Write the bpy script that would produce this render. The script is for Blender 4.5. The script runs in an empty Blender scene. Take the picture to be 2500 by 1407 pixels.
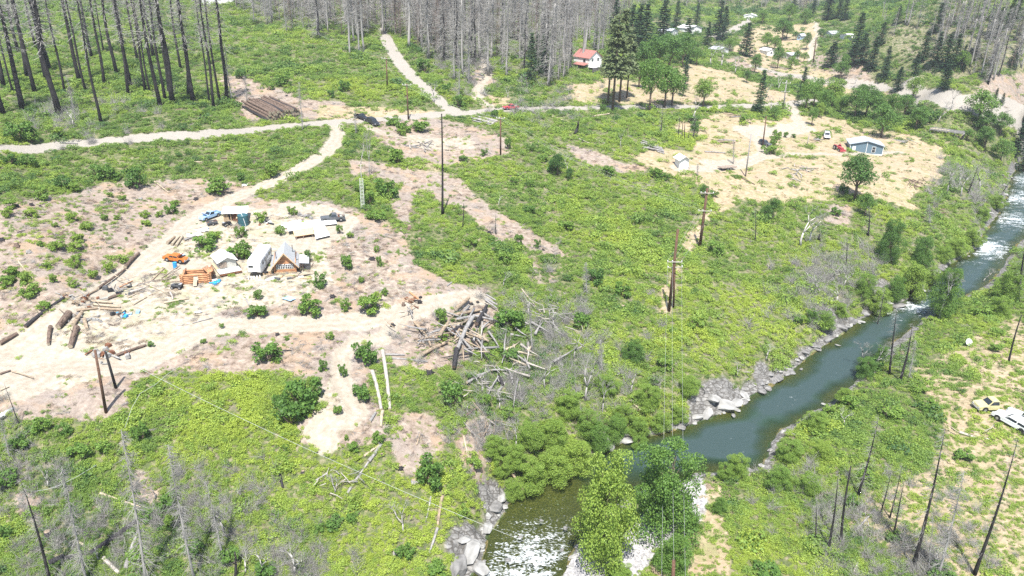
import bpy, math, random
import numpy as np
from mathutils import Vector, Matrix, Euler

R = random.Random(7)
NP = np.random.RandomState(7)
SC = bpy.context.scene
COL = SC.collection

# ---------------------------------------------------------------- camera, sky, sun, exposure
H, PITCH, ROLL, FOC = 52.0, math.radians(24.0), math.radians(1.6), 1850.0
cr_, sr_ = math.cos(ROLL), math.sin(ROLL)
FW = np.array([0, math.cos(PITCH), -math.sin(PITCH)])
R0 = np.array([1.0, 0, 0]); U0 = np.array([0, math.sin(PITCH), math.cos(PITCH)])
RT = R0 * cr_ + U0 * sr_
UP = U0 * cr_ - R0 * sr_
cd = bpy.data.cameras.new('camera'); cam = bpy.data.objects.new('camera', cd); COL.objects.link(cam)
cam.matrix_world = Matrix(((RT[0], UP[0], -FW[0], 0), (RT[1], UP[1], -FW[1], 0), (RT[2], UP[2], -FW[2], H), (0, 0, 0, 1)))
cd.sensor_width = 36.0; cd.lens = 36.0 * FOC / 2500.0
cd.clip_start = 1.0; cd.clip_end = 5000.0
SC.camera = cam

SUN_EL, SUN_AZ = math.radians(63.0), math.radians(2.0)   # sun high behind the camera; shadows fall away from it, a touch to the right
w = bpy.data.worlds.new('World'); SC.world = w; w.use_nodes = True
nt = w.node_tree; nt.nodes.clear()
sky = nt.nodes.new('ShaderNodeTexSky'); sky.sky_type = 'NISHITA'; sky.sun_disc = False
sky.sun_elevation = SUN_EL; sky.sun_rotation = math.radians(180.0) + SUN_AZ
bg = nt.nodes.new('ShaderNodeBackground'); bg.inputs['Strength'].default_value = 0.105
wo = nt.nodes.new('ShaderNodeOutputWorld')
nt.links.new(sky.outputs[0], bg.inputs[0]); nt.links.new(bg.outputs[0], wo.inputs[0])
sd_ = bpy.data.lights.new('sun', 'SUN'); sd_.energy = 4.9; sd_.angle = math.radians(0.5); sd_.color = (1.0, 0.965, 0.91)
sun = bpy.data.objects.new('sun', sd_); COL.objects.link(sun)
ldir = Vector((math.sin(SUN_AZ) * math.cos(SUN_EL), math.cos(SUN_AZ) * math.cos(SUN_EL), -math.sin(SUN_EL)))
sun.rotation_euler = ldir.to_track_quat('-Z', 'Y').to_euler()
SC.view_settings.view_transform = 'Standard'; SC.view_settings.look = 'None'
SC.view_settings.exposure = 1.33; SC.view_settings.gamma = 1.0; SC.view_settings.use_curve_mapping = False
SC.cycles.max_bounces = 6; SC.cycles.diffuse_bounces = 3; SC.cycles.glossy_bounces = 2
SC.cycles.transmission_bounces = 4; SC.cycles.transparent_max_bounces = 6; SC.cycles.volume_bounces = 0
SC.cycles.use_denoising = False

# ---------------------------------------------------------------- noise and geometry on paper
def _hash(ix, iy, s):
    h = (ix.astype(np.int64) * 374761393 + iy.astype(np.int64) * 668265263 + s * 974634777) & 0xffffffff
    h = ((h ^ (h >> 13)) * 1274126177) & 0xffffffff
    return ((h ^ (h >> 16)) & 0xffffff) / float(0xffffff)
def vnoise(x, y, s=0):
    ix, iy = np.floor(x), np.floor(y); fx, fy = x - ix, y - iy
    fx = fx * fx * (3 - 2 * fx); fy = fy * fy * (3 - 2 * fy)
    a = _hash(ix, iy, s); b = _hash(ix + 1, iy, s); c = _hash(ix, iy + 1, s); d = _hash(ix + 1, iy + 1, s)
    return (a * (1 - fx) + b * fx) * (1 - fy) + (c * (1 - fx) + d * fx) * fy
def fbm(x, y, sc, oct=4, s=0):
    v = 0; a = 0.5; t = 0
    for k in range(oct):
        v = v + a * vnoise(x / sc + 17.3 * k, y / sc - 9.1 * k, s + k); t += a; a *= 0.5; sc *= 0.5
    return v / t * 2 - 1
def fbk(x, y, k, sc, oct=4, s=0):
    """noise whose size grows with k, in steps of octaves"""
    l = np.log2(np.clip(k, .5, 8.0)); i = np.floor(l); f = l - i; out = 0
    for m in range(-1, 4):
        w_ = np.where(i == m, 1 - f, 0) + np.where(i + 1 == m, f, 0)
        if (w_ > 0).any(): out = out + w_ * fbm(x, y, sc * 2.0 ** m, oct, s + 7 * m)
    return out
def sstep(a, b, x):
    t = np.clip((x - a) / (b - a), 0, 1); return t * t * (3 - 2 * t)
def ray(px, py):
    px = np.asarray(px, float); py = np.asarray(py, float)
    return FW + RT * ((px - 1250) / FOC)[..., None] + UP * ((703.5 - py) / FOC)[..., None]
def to_px(X, Y, Z):
    V = np.stack([X, Y, Z - H], -1); d = V @ FW
    return 1250 + FOC * (V @ RT) / d, 703.5 - FOC * (V @ UP) / d

WA, WB = -17.0, 0.016                       # river surface: z = WA + WB*y
def at_water(pts):
    p = np.array(pts, float); d = ray(p[:, 0], p[:, 1])
    t = (WA - H) / (d[:, 2] - WB * d[:, 1]); return d[:, :2] * t[:, None]
SHL = [(1060,1520),(1120,1450),(1175,1375),(1190,1310),(1230,1255),(1250,1215),(1290,1185),(1330,1160),(1390,1135),(1440,1115),(1490,1090),(1560,1070),(1610,1060),(1680,1040),(1750,1015),(1800,1000),(1830,970),(1890,935),(1930,910),(1985,860),(2030,835),(2090,790),(2130,765),(2190,745),(2240,720),(2290,670),(2330,640),(2380,610),(2400,570),(2440,520),(2460,470),(2470,430),(2490,400),(2530,360)]
SHR = [(1330,1520),(1360,1440),(1390,1380),(1410,1330),(1440,1280),(1480,1240),(1550,1205),(1640,1175),(1700,1155),(1790,1150),(1860,1145),(1875,1110),(1880,1080),(1910,1050),(1960,1020),(2020,985),(2080,940),(2130,890),(2180,840),(2230,800),(2280,760),(2340,735),(2390,710),(2430,680),(2460,630),(2500,580),(2550,540),(2600,500),(2650,440)]
shl = at_water(SHL); shr = at_water(SHR)
RIV = np.vstack([shl, shr[::-1]])

def seg_d2(X, Y, P, closed):
    n = len(P)
    if X.size < 4000:
        A = np.asarray(P, float); B = np.roll(A, -1, 0)
        if not closed: A, B = A[:-1], B[:-1]
        E = B - A; x, y = X.reshape(-1, 1), Y.reshape(-1, 1); L = (E ** 2).sum(1) + 1e-12
        t = np.clip(((x - A[:, 0]) * E[:, 0] + (y - A[:, 1]) * E[:, 1]) / L, 0, 1)
        return ((x - A[:, 0] - t * E[:, 0]) ** 2 + (y - A[:, 1] - t * E[:, 1]) ** 2).min(1).reshape(X.shape)
    best = np.full(X.shape, 1e18)
    for i in range(n if closed else n - 1):
        ax, ay = P[i]; bx, by = P[(i + 1) % n]; ex, ey = bx - ax, by - ay
        L = ex * ex + ey * ey + 1e-12
        t = np.clip(((X - ax) * ex + (Y - ay) * ey) / L, 0, 1)
        best = np.minimum(best, (X - ax - t * ex) ** 2 + (Y - ay - t * ey) ** 2)
    return best
def sdist(X, Y, P, pad=12.0):
    """signed distance to a polygon, positive inside; far points just get -pad"""
    out = np.full(X.shape, -pad); lo = P.min(0) - pad; hi = P.max(0) + pad
    m = (X > lo[0]) & (X < hi[0]) & (Y > lo[1]) & (Y < hi[1])
    if not m.any(): return out
    x, y = X[m], Y[m]; d = np.sqrt(seg_d2(x, y, P, True)); ins = np.zeros(x.shape, bool); n = len(P)
    if x.size < 4000:
        A = np.asarray(P, float); B = np.roll(A, -1, 0); dy = np.where(B[:, 1] == A[:, 1], 1e-9, B[:, 1] - A[:, 1])
        c = ((A[:, 1] > y[:, None]) != (B[:, 1] > y[:, None])) & (x[:, None] < (B[:, 0] - A[:, 0]) * (y[:, None] - A[:, 1]) / dy + A[:, 0])
        out[m] = np.where(c.sum(1) % 2 == 1, d, -d); return out
    for i in range(n):
        ax, ay = P[i]; bx, by = P[(i + 1) % n]
        if ay == by: continue
        c = ((ay > y) != (by > y)) & (x < (bx - ax) * (y - ay) / (by - ay) + ax); ins ^= c
    out[m] = np.where(ins, d, -d); return out
def ldist(X, Y, P, pad=12.0):
    out = np.full(X.shape, pad); lo = P.min(0) - pad; hi = P.max(0) + pad
    m = (X > lo[0]) & (X < hi[0]) & (Y > lo[1]) & (Y < hi[1])
    if m.any(): out[m] = np.minimum(pad, np.sqrt(seg_d2(X[m], Y[m], P, False)))
    return out

# ---------------------------------------------------------------- terrain heights: thin plate through surveyed points
CP = [(0,360,11),(300,345,10),(600,320,8.5),(900,297,8),(1100,277,8),(1250,265,8),(1450,262,7),(1600,259,6),(1800,256,4),(1930,255,3),
 (430,270,13),(620,280,10),(800,240,11),(1050,235,11),(1440,185,10),(1500,230,8),
 (1600,200,7),(1750,200,5),(1850,160,5),(1950,230,2),(2050,200,1),(2150,225,0),(2000,150,4),
 (2350,255,0),(2500,280,0),(2250,245,-1),(2200,290,-2),
 (100,430,6.5),(100,560,5.5),(100,700,2.5),(250,420,6.5),(250,550,4),(250,640,1.5),(400,420,6),(450,520,3),(550,420,5),(620,490,3.2),(750,400,6),(800,480,3),
 (600,540,2),(810,540,1.5),(950,560,1),(700,660,0),(850,640,0),(450,700,-.3),(600,720,-.5),(300,760,-.7),(0,850,-1),(150,880,-1.5),(50,1000,-2),(250,980,-2),(450,820,-1.2),(650,790,-1.6),(850,780,-2),(1050,730,-2.2),(1150,720,-3),
 (950,340,7),(1100,360,5),(1200,360,5),(1000,450,2),(1130,480,1),(1200,540,-.5),(1300,620,-3),(1100,620,-1),(1250,700,-5),(1300,330,6),(1400,380,3),(1500,320,4.5),(1500,440,0),(1600,380,2),
 (1650,320,2.5),(1750,330,1.5),(1750,400,0),(1900,330,0),(1900,430,-1.5),(2050,330,-1),(2100,400,-2),(2050,470,-3),(2250,350,-3),(2280,430,-4),(2200,500,-6),(1800,490,-3),
 (1650,520,-3),(1400,550,-3),(1500,650,-6),(1640,620,-5.5),(1640,750,-8),(1750,600,-6),(1900,560,-6),(1900,700,-9),(2050,600,-8),(2100,700,-10.5),(2250,600,-10),(2350,530,-9.5),(2380,460,-7),(1800,850,-10.5),
 (1350,760,-7),(1500,850,-9.5),(1650,930,-11.5),(1200,850,-6.5),(1100,900,-5.5),(950,900,-4.5),(820,930,-3.5),(850,1060,-5),(950,1050,-6),(1150,1030,-8.5),(1300,980,-9.5),(1450,1000,-11.5),(1000,1130,-8),(1150,1180,-11),
 (700,950,-3.5),(700,1100,-7),(450,960,-3.5),(300,1080,-5.5),(150,1060,-4),(50,1200,-7.5),(300,1250,-9),(550,1200,-8.5),(800,1250,-10.5),(1000,1300,-12.5),(100,1400,-11),(450,1400,-12),(800,1400,-13),(1080,1390,-14.5),(100,1550,-13),(700,1550,-15),
 (2500,700,-12),(2500,850,-11),(2350,800,-12.5),(2400,950,-11.5),(2250,950,-12.5),(2500,1100,-12),(2300,1150,-12.5),(2100,1050,-13.5),(2000,1150,-14),(2150,1300,-13.5),(1900,1250,-14.5),(1750,1250,-15.3),(1750,1400,-15.5),(2000,1400,-14.5),(2400,1350,-12.5),(2500,1500,-12.5),(1650,1250,-15.9),(1550,1330,-16.2)]
# the far slopes are given by how far off they are: pixel, distance
CD = [(0,280,218),(0,200,250),(0,100,320),(0,0,410),(250,250,232),(250,150,280),(250,50,350),(250,-20,420),(500,210,250),(500,130,290),(500,40,360),(600,230,238),(700,180,255),(700,100,300),(700,20,380),
 (850,170,265),(950,110,300),(950,30,390),(1180,190,265),(1200,100,330),(1200,10,430),(1400,120,330),(1400,60,400),(1480,20,500),(1600,110,400),(1650,60,500),(1700,20,640),
 (1850,100,470),(1850,50,570),(1850,10,700),(2000,80,500),(2000,45,560),(2050,10,640),(2120,130,400),(2130,80,440),(2200,40,430),(2250,150,345),(2300,200,325),(2300,100,370),(2350,20,430),(2450,170,335),(2450,100,365),(2500,20,410),(2550,230,325)]
WP = [(-190,170,11),(-280,280,20),(-420,420,45),(-150,45,-5),(-90,38,-13),(60,38,-16),(150,60,-12),(240,120,-10),(270,200,-2),(360,330,20),(520,460,60),
      (-500,700,110),(-200,700,90),(0,700,70),(260,900,60),(520,700,110),(700,900,160),(-900,1300,260),(-300,1300,240),(200,1300,200),(600,1300,240),(1000,1300,260)]
pts = []; zz = []
for px, py, z in CP:
    d = ray(px, py); t = (z - H) / d[2]; pts.append((d[0] * t, d[1] * t)); zz.append(z)
for px, py, D in CD:
    d = ray(px, py); t = D / math.hypot(d[0], d[1]); pts.append((d[0] * t, d[1] * t)); zz.append(H + d[2] * t)
for x, y, z in WP: pts.append((x, y)); zz.append(z)
for sh, hgt in ((shl, 2.2), (shr, 1.0)):
    for k in range(0, len(sh), 2): pts.append(tuple(sh[k])); zz.append(WA + WB * sh[k][1] + hgt)
pts = np.array(pts); zz = np.array(zz)
def uv_(X, Y):
    Yc = np.maximum(Y, 20.0); return np.stack([X / Yc * 1.3, np.log(Yc)], -1)
def tps_k(r2): return 0.5 * r2 * np.log(r2 + 1e-12)
q = uv_(pts[:, 0], pts[:, 1]); n = len(q)
K = tps_k(((q[:, None] - q[None]) ** 2).sum(-1)) + np.eye(n) * 0.0015
Pm = np.hstack([np.ones((n, 1)), q]); A = np.zeros((n + 3, n + 3)); A[:n, :n] = K; A[:n, n:] = Pm; A[n:, :n] = Pm.T
# fit against depth-scaled heights so that the far hills do not swamp the near ground
sol = np.linalg.solve(A, np.concatenate([zz, np.zeros(3)]))
GU = np.linspace(-1.75, 1.75, 260); V0, V1 = math.log(30.0), math.log(1450.0); GV = np.linspace(V0, V1, 300)
gu, gv = np.meshgrid(GU, GV); G = np.stack([gu.ravel(), gv.ravel()], -1)
ZG = np.zeros(len(G))
for a in range(0, len(G), 6000):
    g = G[a:a + 6000]; ZG[a:a + 6000] = tps_k(((g[:, None] - q[None]) ** 2).sum(-1)) @ sol[:n] + sol[n] + g @ sol[n + 1:]
ZG = ZG.reshape(gu.shape)
def land(X, Y):
    Yc = np.clip(Y, 30.5, 1440.0); fu = np.clip((X / Yc * 1.3 + 1.75) / 3.5 * 259, 0, 258.999); fv = np.clip((np.log(Yc) - V0) / (V1 - V0) * 299, 0, 298.999)
    i, j = fu.astype(int), fv.astype(int); a, b = fu - i, fv - j
    z = (ZG[j, i] * (1 - a) + ZG[j, i + 1] * a) * (1 - b) + (ZG[j + 1, i] * (1 - a) + ZG[j + 1, i + 1] * a) * b
    amp = np.clip((Y - 60) / 400, 0.25, 5)
    return z + amp * (fbm(X, Y, 18 + 0 * X, 3, 3) * 1.1 + fbm(X, Y, 4 + 0 * X, 2, 11) * .45)
def height(X, Y):
    X = np.atleast_1d(np.asarray(X, float)); Y = np.atleast_1d(np.asarray(Y, float))
    z = land(X, Y); s = sdist(X, Y, RIV, 14.0); zw = WA + WB * Y
    if (s < -13.9).all(): return np.maximum(z, zw + .35)
    s2 = s + fbm(X, Y, 2.5, 3, 31) * 0.9
    bank = sstep(0, 5.5, -s2) ** 0.7
    zo = (zw + 0.1) * (1 - bank) + np.maximum(z, zw + .35) * bank
    rock = np.clip(1 - np.abs(s2 + 2.4) / 2.6, 0, 1) * (fbm(X, Y, 1.6, 3, 51) * .9 + np.abs(fbm(X * 1.6 + Y, Y * .4, 1.1, 2, 57)) * .8)
    zo = zo + rock
    zi = zw - np.clip(0.06 + 0.28 * s2, 0.02, 1.3) + fbm(X, Y, 1.3, 2, 61) * .12
    return np.where(s2 > 0, zi, np.where(s2 > -6.5, zo, np.maximum(z, zw + .35)))
_T = 45 * (1500 / 45.0) ** np.linspace(0, 1, 460)
def land0(X, Y):
    Yc = np.clip(Y, 30.5, 1440.0); fu = np.clip((X / Yc * 1.3 + 1.75) / 3.5 * 259, 0, 258.999); fv = np.clip((np.log(Yc) - V0) / (V1 - V0) * 299, 0, 298.999)
    i, j = fu.astype(int), fv.astype(int); a, b = fu - i, fv - j
    return (ZG[j, i] * (1 - a) + ZG[j, i + 1] * a) * (1 - b) + (ZG[j + 1, i] * (1 - a) + ZG[j + 1, i + 1] * a) * b
def PTS(pts):
    """pixels of the photograph -> the points of the ground seen there"""
    p = np.array(pts, float).reshape(-1, 2); d = ray(p[:, 0], p[:, 1]); T = _T[None, :]; Xs = d[:, :1] * T; Ys = d[:, 1:2] * T; Zs = H + d[:, 2:] * T
    near = (Zs < land0(Xs.ravel(), Ys.ravel()).reshape(Xs.shape) + 1.4 + np.clip(Ys / 400, 0, 3)) & (Ys > 40); near[:, 0] = False
    i = np.where(near.any(1), near.argmax(1), len(_T) - 1); lo = _T[i - 1]
    T = lo[:, None] * np.exp(np.linspace(0, math.log(_T[1] / _T[0]) * 30, 70))[None, :]; Xs = d[:, :1] * T; Ys = d[:, 1:2] * T; Zs = H + d[:, 2:] * T
    h = height(Xs.ravel(), Ys.ravel()).reshape(Xs.shape); und = Zs < h; und[:, 0] = False; i = np.where(und.any(1), und.argmax(1), 69); r = np.arange(len(p)); lo, hi = T[r, i - 1].copy(), T[r, i].copy()
    for _ in range(9):
        m = (lo + hi) / 2; u = H + d[:, 2] * m < height(d[:, 0] * m, d[:, 1] * m); hi = np.where(u, m, hi); lo = np.where(u, lo, m)
    x, y = d[:, 0] * hi, d[:, 1] * hi
    return np.stack([x, y, height(x, y)], -1)
def PT(px, py): return Vector(PTS([(px, py)])[0].tolist())
def gz(x, y): return float(height(x, y)[0])
def mpp(p):  # metres that one photo pixel spans at a point
    return float((np.array([p[0], p[1], p[2] - H]) @ FW) / FOC)
# ---------------------------------------------------------------- where the tracks, clearings and rock lie
POLY = {
 'bare': [
  ([(-60,1020),(-60,830),(60,800),(120,760),(200,720),(330,640),(400,560),(470,500),(560,470),(640,487),(760,492),(860,505),(930,540),(1000,570),(1010,640),(1090,690),(1190,712),(1180,740),(1110,770),(1060,820),(1000,870),(920,890),(900,960),(930,1010),(960,1080),(880,1085),(820,1095),(735,1080),(722,1030),(790,990),(775,930),(700,905),(640,915),(480,905),(400,900),(330,930),(320,1000),(250,1030),(130,1015),(60,1020)], 1.0),
  ([(960,820),(1060,770),(1180,725),(1230,745),(1200,820),(1120,900),(1040,912),(940,890)], .8),
  ([(-60,560),(0,500),(100,480),(260,440),(420,455),(500,470),(400,560),(330,640),(200,720),(60,800),(-60,850),(-60,700)], .85),
  ([(370,440),(480,435),(560,440),(640,460),(560,480),(480,510),(400,520)], 1.0),
  ([(860,393),(950,403),(993,414),(1078,424),(1116,434),(1142,455),(1160,480),(1183,498),(1218,518),(1259,539),(1321,580),(1410,635),(1346,625),(1218,593),(1180,565),(1149,536),(1131,508),(1103,500),(1078,490),(1049,472),(1019,472),(1003,490),(1003,542),(998,549),(962,529),(950,521),(960,485),(970,455),(950,439),(924,434),(860,430)], 1.1),
  ([(860,300),(1000,288),(1080,290),(1140,302),(1200,322),(1240,345),(1255,378),(1200,382),(1120,402),(1060,400),(980,385),(950,360),(920,340),(900,330)], .9),
  ([(525,183),(600,190),(660,215),(740,243),(850,250),(835,282),(760,292),(690,285),(600,300),(570,262),(560,220)], 1.2),
  ([(1375,352),(1430,368),(1500,396),(1570,408),(1560,425),(1480,412),(1410,388)], 1.2),
  ([(1150,150),(1195,160),(1205,200),(1175,230),(1150,205)], 1.0),
  ([(1290,620),(1318,650),(1320,690),(1308,688),(1300,650)], .9), ([(1340,650),(1356,690),(1346,690),(1336,660)], .9),
  ([(1180,1010),(1130,1020),(1100,1050),(1120,1110),(1160,1180),(1200,1200),(1185,1140),(1200,1090),(1230,1050)], .75),
  ([(960,1010),(1060,1010),(1100,1070),(1060,1150),(990,1160),(950,1100)], .95),
  ([(2080,905),(2260,900),(2200,930)], .3), ([(330,1140),(400,1180),(370,1240),(310,1200)], .7), ([(20,1190),(110,1200),(100,1300),(40,1260)], .8),
  ([(1880,120),(2010,130),(2160,215),(2260,235),(2200,250),(2000,190),(1850,185),(1740,150)], .7),
  ([(2180,60),(2330,60),(2560,120),(2560,220),(2420,215),(2300,190),(2180,120),(2120,90)], .40), ([(2380,225),(2480,180),(2560,190),(2560,300),(2470,268),(2400,262)], 1.2),
  ([(2020,500),(2080,500),(2070,550),(2010,545)], .8), ([(1700,1190),(1740,1180),(1760,1260),(1700,1260)], .8),
  ([(1540,20),(1600,30),(1700,30),(1740,60),(1640,90)], .4), ([(80,690),(160,600),(230,560),(180,700)], .4),
 ],
 'dry': [
  ([(1640,310),(1700,290),(1760,275),(1850,295),(1900,300),(1960,285),(2060,290),(2140,320),(2250,340),(2310,365),(2300,440),(2210,490),(2240,510),(2120,480),(1980,490),(1880,500),(1800,480),(1760,500),(1740,480),(1690,440),(1600,420),(1545,380),(1620,362),(1690,370),(1710,340)], 1.2),
  ([(1390,212),(1500,190),(1560,200),(1680,155),(1780,175),(1860,205),(1945,240),(1945,252),(1700,256),(1500,256),(1380,242)], 1.0),
  ([(2230,900),(2330,855),(2400,800),(2560,750),(2560,1500),(2350,1450),(2250,1400),(2150,1330),(2060,1290),(2120,1200),(2260,1150),(2300,1060),(2295,1010),(2260,960)], .66),
  ([(1780,125),(1850,60),(1990,60),(2010,100),(1960,160),(2060,190),(2220,235),(2180,252),(2050,232),(1900,175),(1850,180)], .85),
  ([(1800,480),(1790,510),(1740,530),(1705,590),(1660,680),(1640,760),(1600,770),(1620,680),(1660,600),(1700,540),(1740,500)], .75),
  ([(1780,1420),(1750,1400),(1560,1440),(1600,1370),(1680,1310),(1700,1200),(1750,1190),(1780,1300)], .8),
  ([(1180,225),(1250,240),(1260,262),(1190,262)], .9), ([(1000,385),(1120,402),(1060,425),(980,405)], .5),
  ([(770,252),(880,262),(1000,272),(1080,268),(1010,290),(880,295),(780,292)], .9), ([(2260,330),(2380,340),(2330,370)], .5),
  ([(2200,1180),(2300,1140),(2420,1200),(2350,1300),(2200,1300)], .7), ([(560,1220),(650,1180),(700,1260),(600,1300)], .25),
 ]}
POLY['pale'] = [([(-60,830),(60,800),(200,735),(330,650),(420,590),(480,520),(560,500),(640,505),(700,500),(830,520),(850,560),(800,610),(830,690),(700,740),(560,760),(480,820),(330,900),(180,950),(60,960),(-60,990)], .58),
  ([(800,610),(900,600),(990,640),(1080,700),(1000,745),(900,770),(830,690)], .35), ([(800,930),(880,920),(900,1000),(860,1040),(790,1060),(740,1050)], .5),
  ([(980,330),(1150,330),(1180,360),(1100,375),(1000,360)], .5)]
GB = [(1330,1520),(1360,1440),(1395,1370),(1420,1330),(1500,1325),(1545,1285),(1600,1230),(1640,1190),(1710,1170),(1730,1230),(1700,1300),(1620,1345),(1570,1390),(1500,1520)]
TRK = [  # dirt tracks: pixels, half width in metres
 ([(820,306),(826,335),(795,375),(730,412),(640,455),(560,487),(480,525),(420,575),(350,635),(280,690),(200,740),(100,810),(0,865),(-80,900)], 1.9, 1),
 ([(-60,960),(60,915),(140,890),(220,890),(330,885),(420,845),(520,795),(650,792),(760,790),(880,785),(960,768),(1050,745),(1165,725)], 2.4, 1),
 ([(140,870),(60,860),(-60,900)], 4.0, .8), ([(260,895),(160,885),(60,950)], 2.2, .9),
 ([(960,800),(985,760),(930,830),(870,830),(835,862),(830,920),(850,965),(875,1005),(850,1030),(800,1025),(765,1050),(800,1082)], 1.3, 1),
 ([(705,505),(780,510),(850,540),(820,575),(760,570),(740,610),(690,585)], 2.2, .9), ([(560,640),(500,650),(430,650)], 1.8, .8),
 ([(1925,254),(1940,285),(1965,312),(1905,330),(1830,325)], 2.4, 1), ([(1960,312),(1900,318),(1830,318)], 5.0, .8), ([(1830,330),(1862,352),(1866,378),(1800,405),(1720,412),(1655,412)], 2.0, 1),
 ([(1864,384),(1950,375),(2060,377),(2200,372)], 1.6, .8), ([(1740,400),(1800,400)], 3.4, .7),
 ([(1180,140),(1190,185),(1168,220),(1168,243),(1205,263)], 1.7, 1), ([(1985,50),(2000,78),(1985,112),(1975,150)], 1.8, .9),
 ([(900,310),(950,330),(1040,335),(1150,360)], 1.6, .6)]
ROAD = [
 ([(-80,372),(0,362),(150,353),(300,342),(480,330),(640,314),(800,300),(900,295),(1000,287),(1080,279),(1180,272),(1300,267),(1450,262),(1600,260),(1750,262),(1850,258),(1935,253),(2000,246)], 2.1),
 ([(930,70),(950,112),(975,150),(1008,190),(1050,228),(1085,258),(1125,277)], 2.3),
 ([(1730,95),(1790,75),(1830,50)], 3), ([(1850,165),(1900,180),(1960,190),(2040,203),(2140,218),(2230,235),(2330,252),(2400,266),(2480,277),(2600,292)], 4.2)]
def W2(p): return PTS(p)[:, :2]
for k in POLY: POLY[k] = [(W2(p), a) for p, a in POLY[k]]
TRK = [(W2(p), h, a) for p, h, a in TRK]; ROAD = [(W2(p), h) for p, h in ROAD]; GB = at_water(GB)
ROCKS = [(at_water([(1760,1000)])[0], 3.6), (at_water([(1800,985)])[0], 3), (at_water([(1215,1240)])[0], 2.5), (at_water([(1165,1360)])[0], 3.5), (at_water([(1730,1015)])[0], 3), (at_water([(2040,815)])[0], 5), (at_water([(1870,935)])[0], 2.5), (at_water([(2150,735)])[0], 4)]
def fields(X, Y):
    X = np.asarray(X, float); Y = np.asarray(Y, float); k = np.clip(Y / 120.0, .6, 5)
    nb = fbk(X, Y, k, 5.0, 4, 101) * 1.6 * k; nf = fbk(X, Y, k, 1.2, 3, 131) * .5 * k
    F = {}
    for nm in ('bare', 'dry', 'pale'):
        m = np.zeros(X.shape)
        for P, a in POLY[nm]:
            s = sdist(X, Y, P, 16.0); m = np.maximum(m, a * sstep(-1.1 * k, 1.1 * k, s + nb))
        F[nm] = m
    tr = np.zeros(X.shape); rut = np.zeros(X.shape)
    for P, h, a in TRK:
        d = ldist(X, Y, P, 14.0); tr = np.maximum(tr, a * sstep(h + .9, h - .7, d + nf * .8 + nb * .25)); rut = np.maximum(rut, sstep(.5, .1, np.abs(d - .85)) * (h < 3))
    rd = np.zeros(X.shape)
    for P, h in ROAD:
        d = ldist(X, Y, P, 14.0); rd = np.maximum(rd, sstep(h + .5, h - .3, d + nf * .35))
    s = sdist(X, Y, RIV, 14.0); F['riv'] = s
    rk = sstep(-2.6, -.5, s + nb * .9) * .8
    for c, r in ROCKS:
        d = np.hypot(X - c[0], Y - c[1]); rk = np.maximum(rk, sstep(r + 1.5, r - 1, d + nb * .8) * sstep(-8, -4, s))
    gb = sstep(-.8, .8, sdist(X, Y, GB, 14.0) + nb * .6)
    F['rock'] = np.maximum(rk, 0) * (s < 0); F['gravel'] = gb; F['track'] = tr; F['road'] = rd; F['rut'] = rut
    g = np.clip(1 - np.maximum.reduce([F['bare'], F['dry'], F['rock'] * 1.3, gb * 1.3, tr * 1.4, rd * 1.4]), 0, 1)
    F['green'] = np.where(s > -.3, 0, g)
    return F

# ---------------------------------------------------------------- materials
MATS = {}
def newmat(name):
    m = bpy.data.materials.new(name); m.use_nodes = True; m.node_tree.nodes.clear(); MATS[name] = m
    return m, m.node_tree.nodes, m.node_tree.links
def mat(name, col, rough=.8, metal=0.0, var=.18, scale=3.0, bump=.15, spec=.3, stretch=None):
    if name in MATS: return MATS[name]
    m, N, L = newmat(name)
    o = N.new('ShaderNodeOutputMaterial'); b = N.new('ShaderNodeBsdfPrincipled'); L.new(b.outputs[0], o.inputs[0])
    b.inputs['Roughness'].default_value = rough; b.inputs['Metallic'].default_value = metal; b.inputs['Specular IOR Level'].default_value = spec
    tc = N.new('ShaderNodeTexCoord'); mp = N.new('ShaderNodeMapping'); L.new(tc.outputs['Object'], mp.inputs[0])
    if stretch: mp.inputs['Scale'].default_value = stretch
    no = N.new('ShaderNodeTexNoise'); no.inputs['Scale'].default_value = scale; no.inputs['Detail'].default_value = 5; L.new(mp.outputs[0], no.inputs[0])
    cr = N.new('ShaderNodeValToRGB'); c = Vector(col[:3])
    cr.color_ramp.elements[0].position = .3; cr.color_ramp.elements[0].color = (*(c * (1 - var * 1.6)), 1)
    cr.color_ramp.elements[1].position = .7; cr.color_ramp.elements[1].color = (*[min(1, v * (1 + var)) for v in c], 1)
    L.new(no.outputs[0], cr.inputs[0]); L.new(cr.outputs[0], b.inputs['Base Color'])
    if bump:
        bp = N.new('ShaderNodeBump'); bp.inputs['Strength'].default_value = bump; L.new(no.outputs[0], bp.inputs['Height']); L.new(bp.outputs[0], b.inputs['Normal'])
    return m
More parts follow.
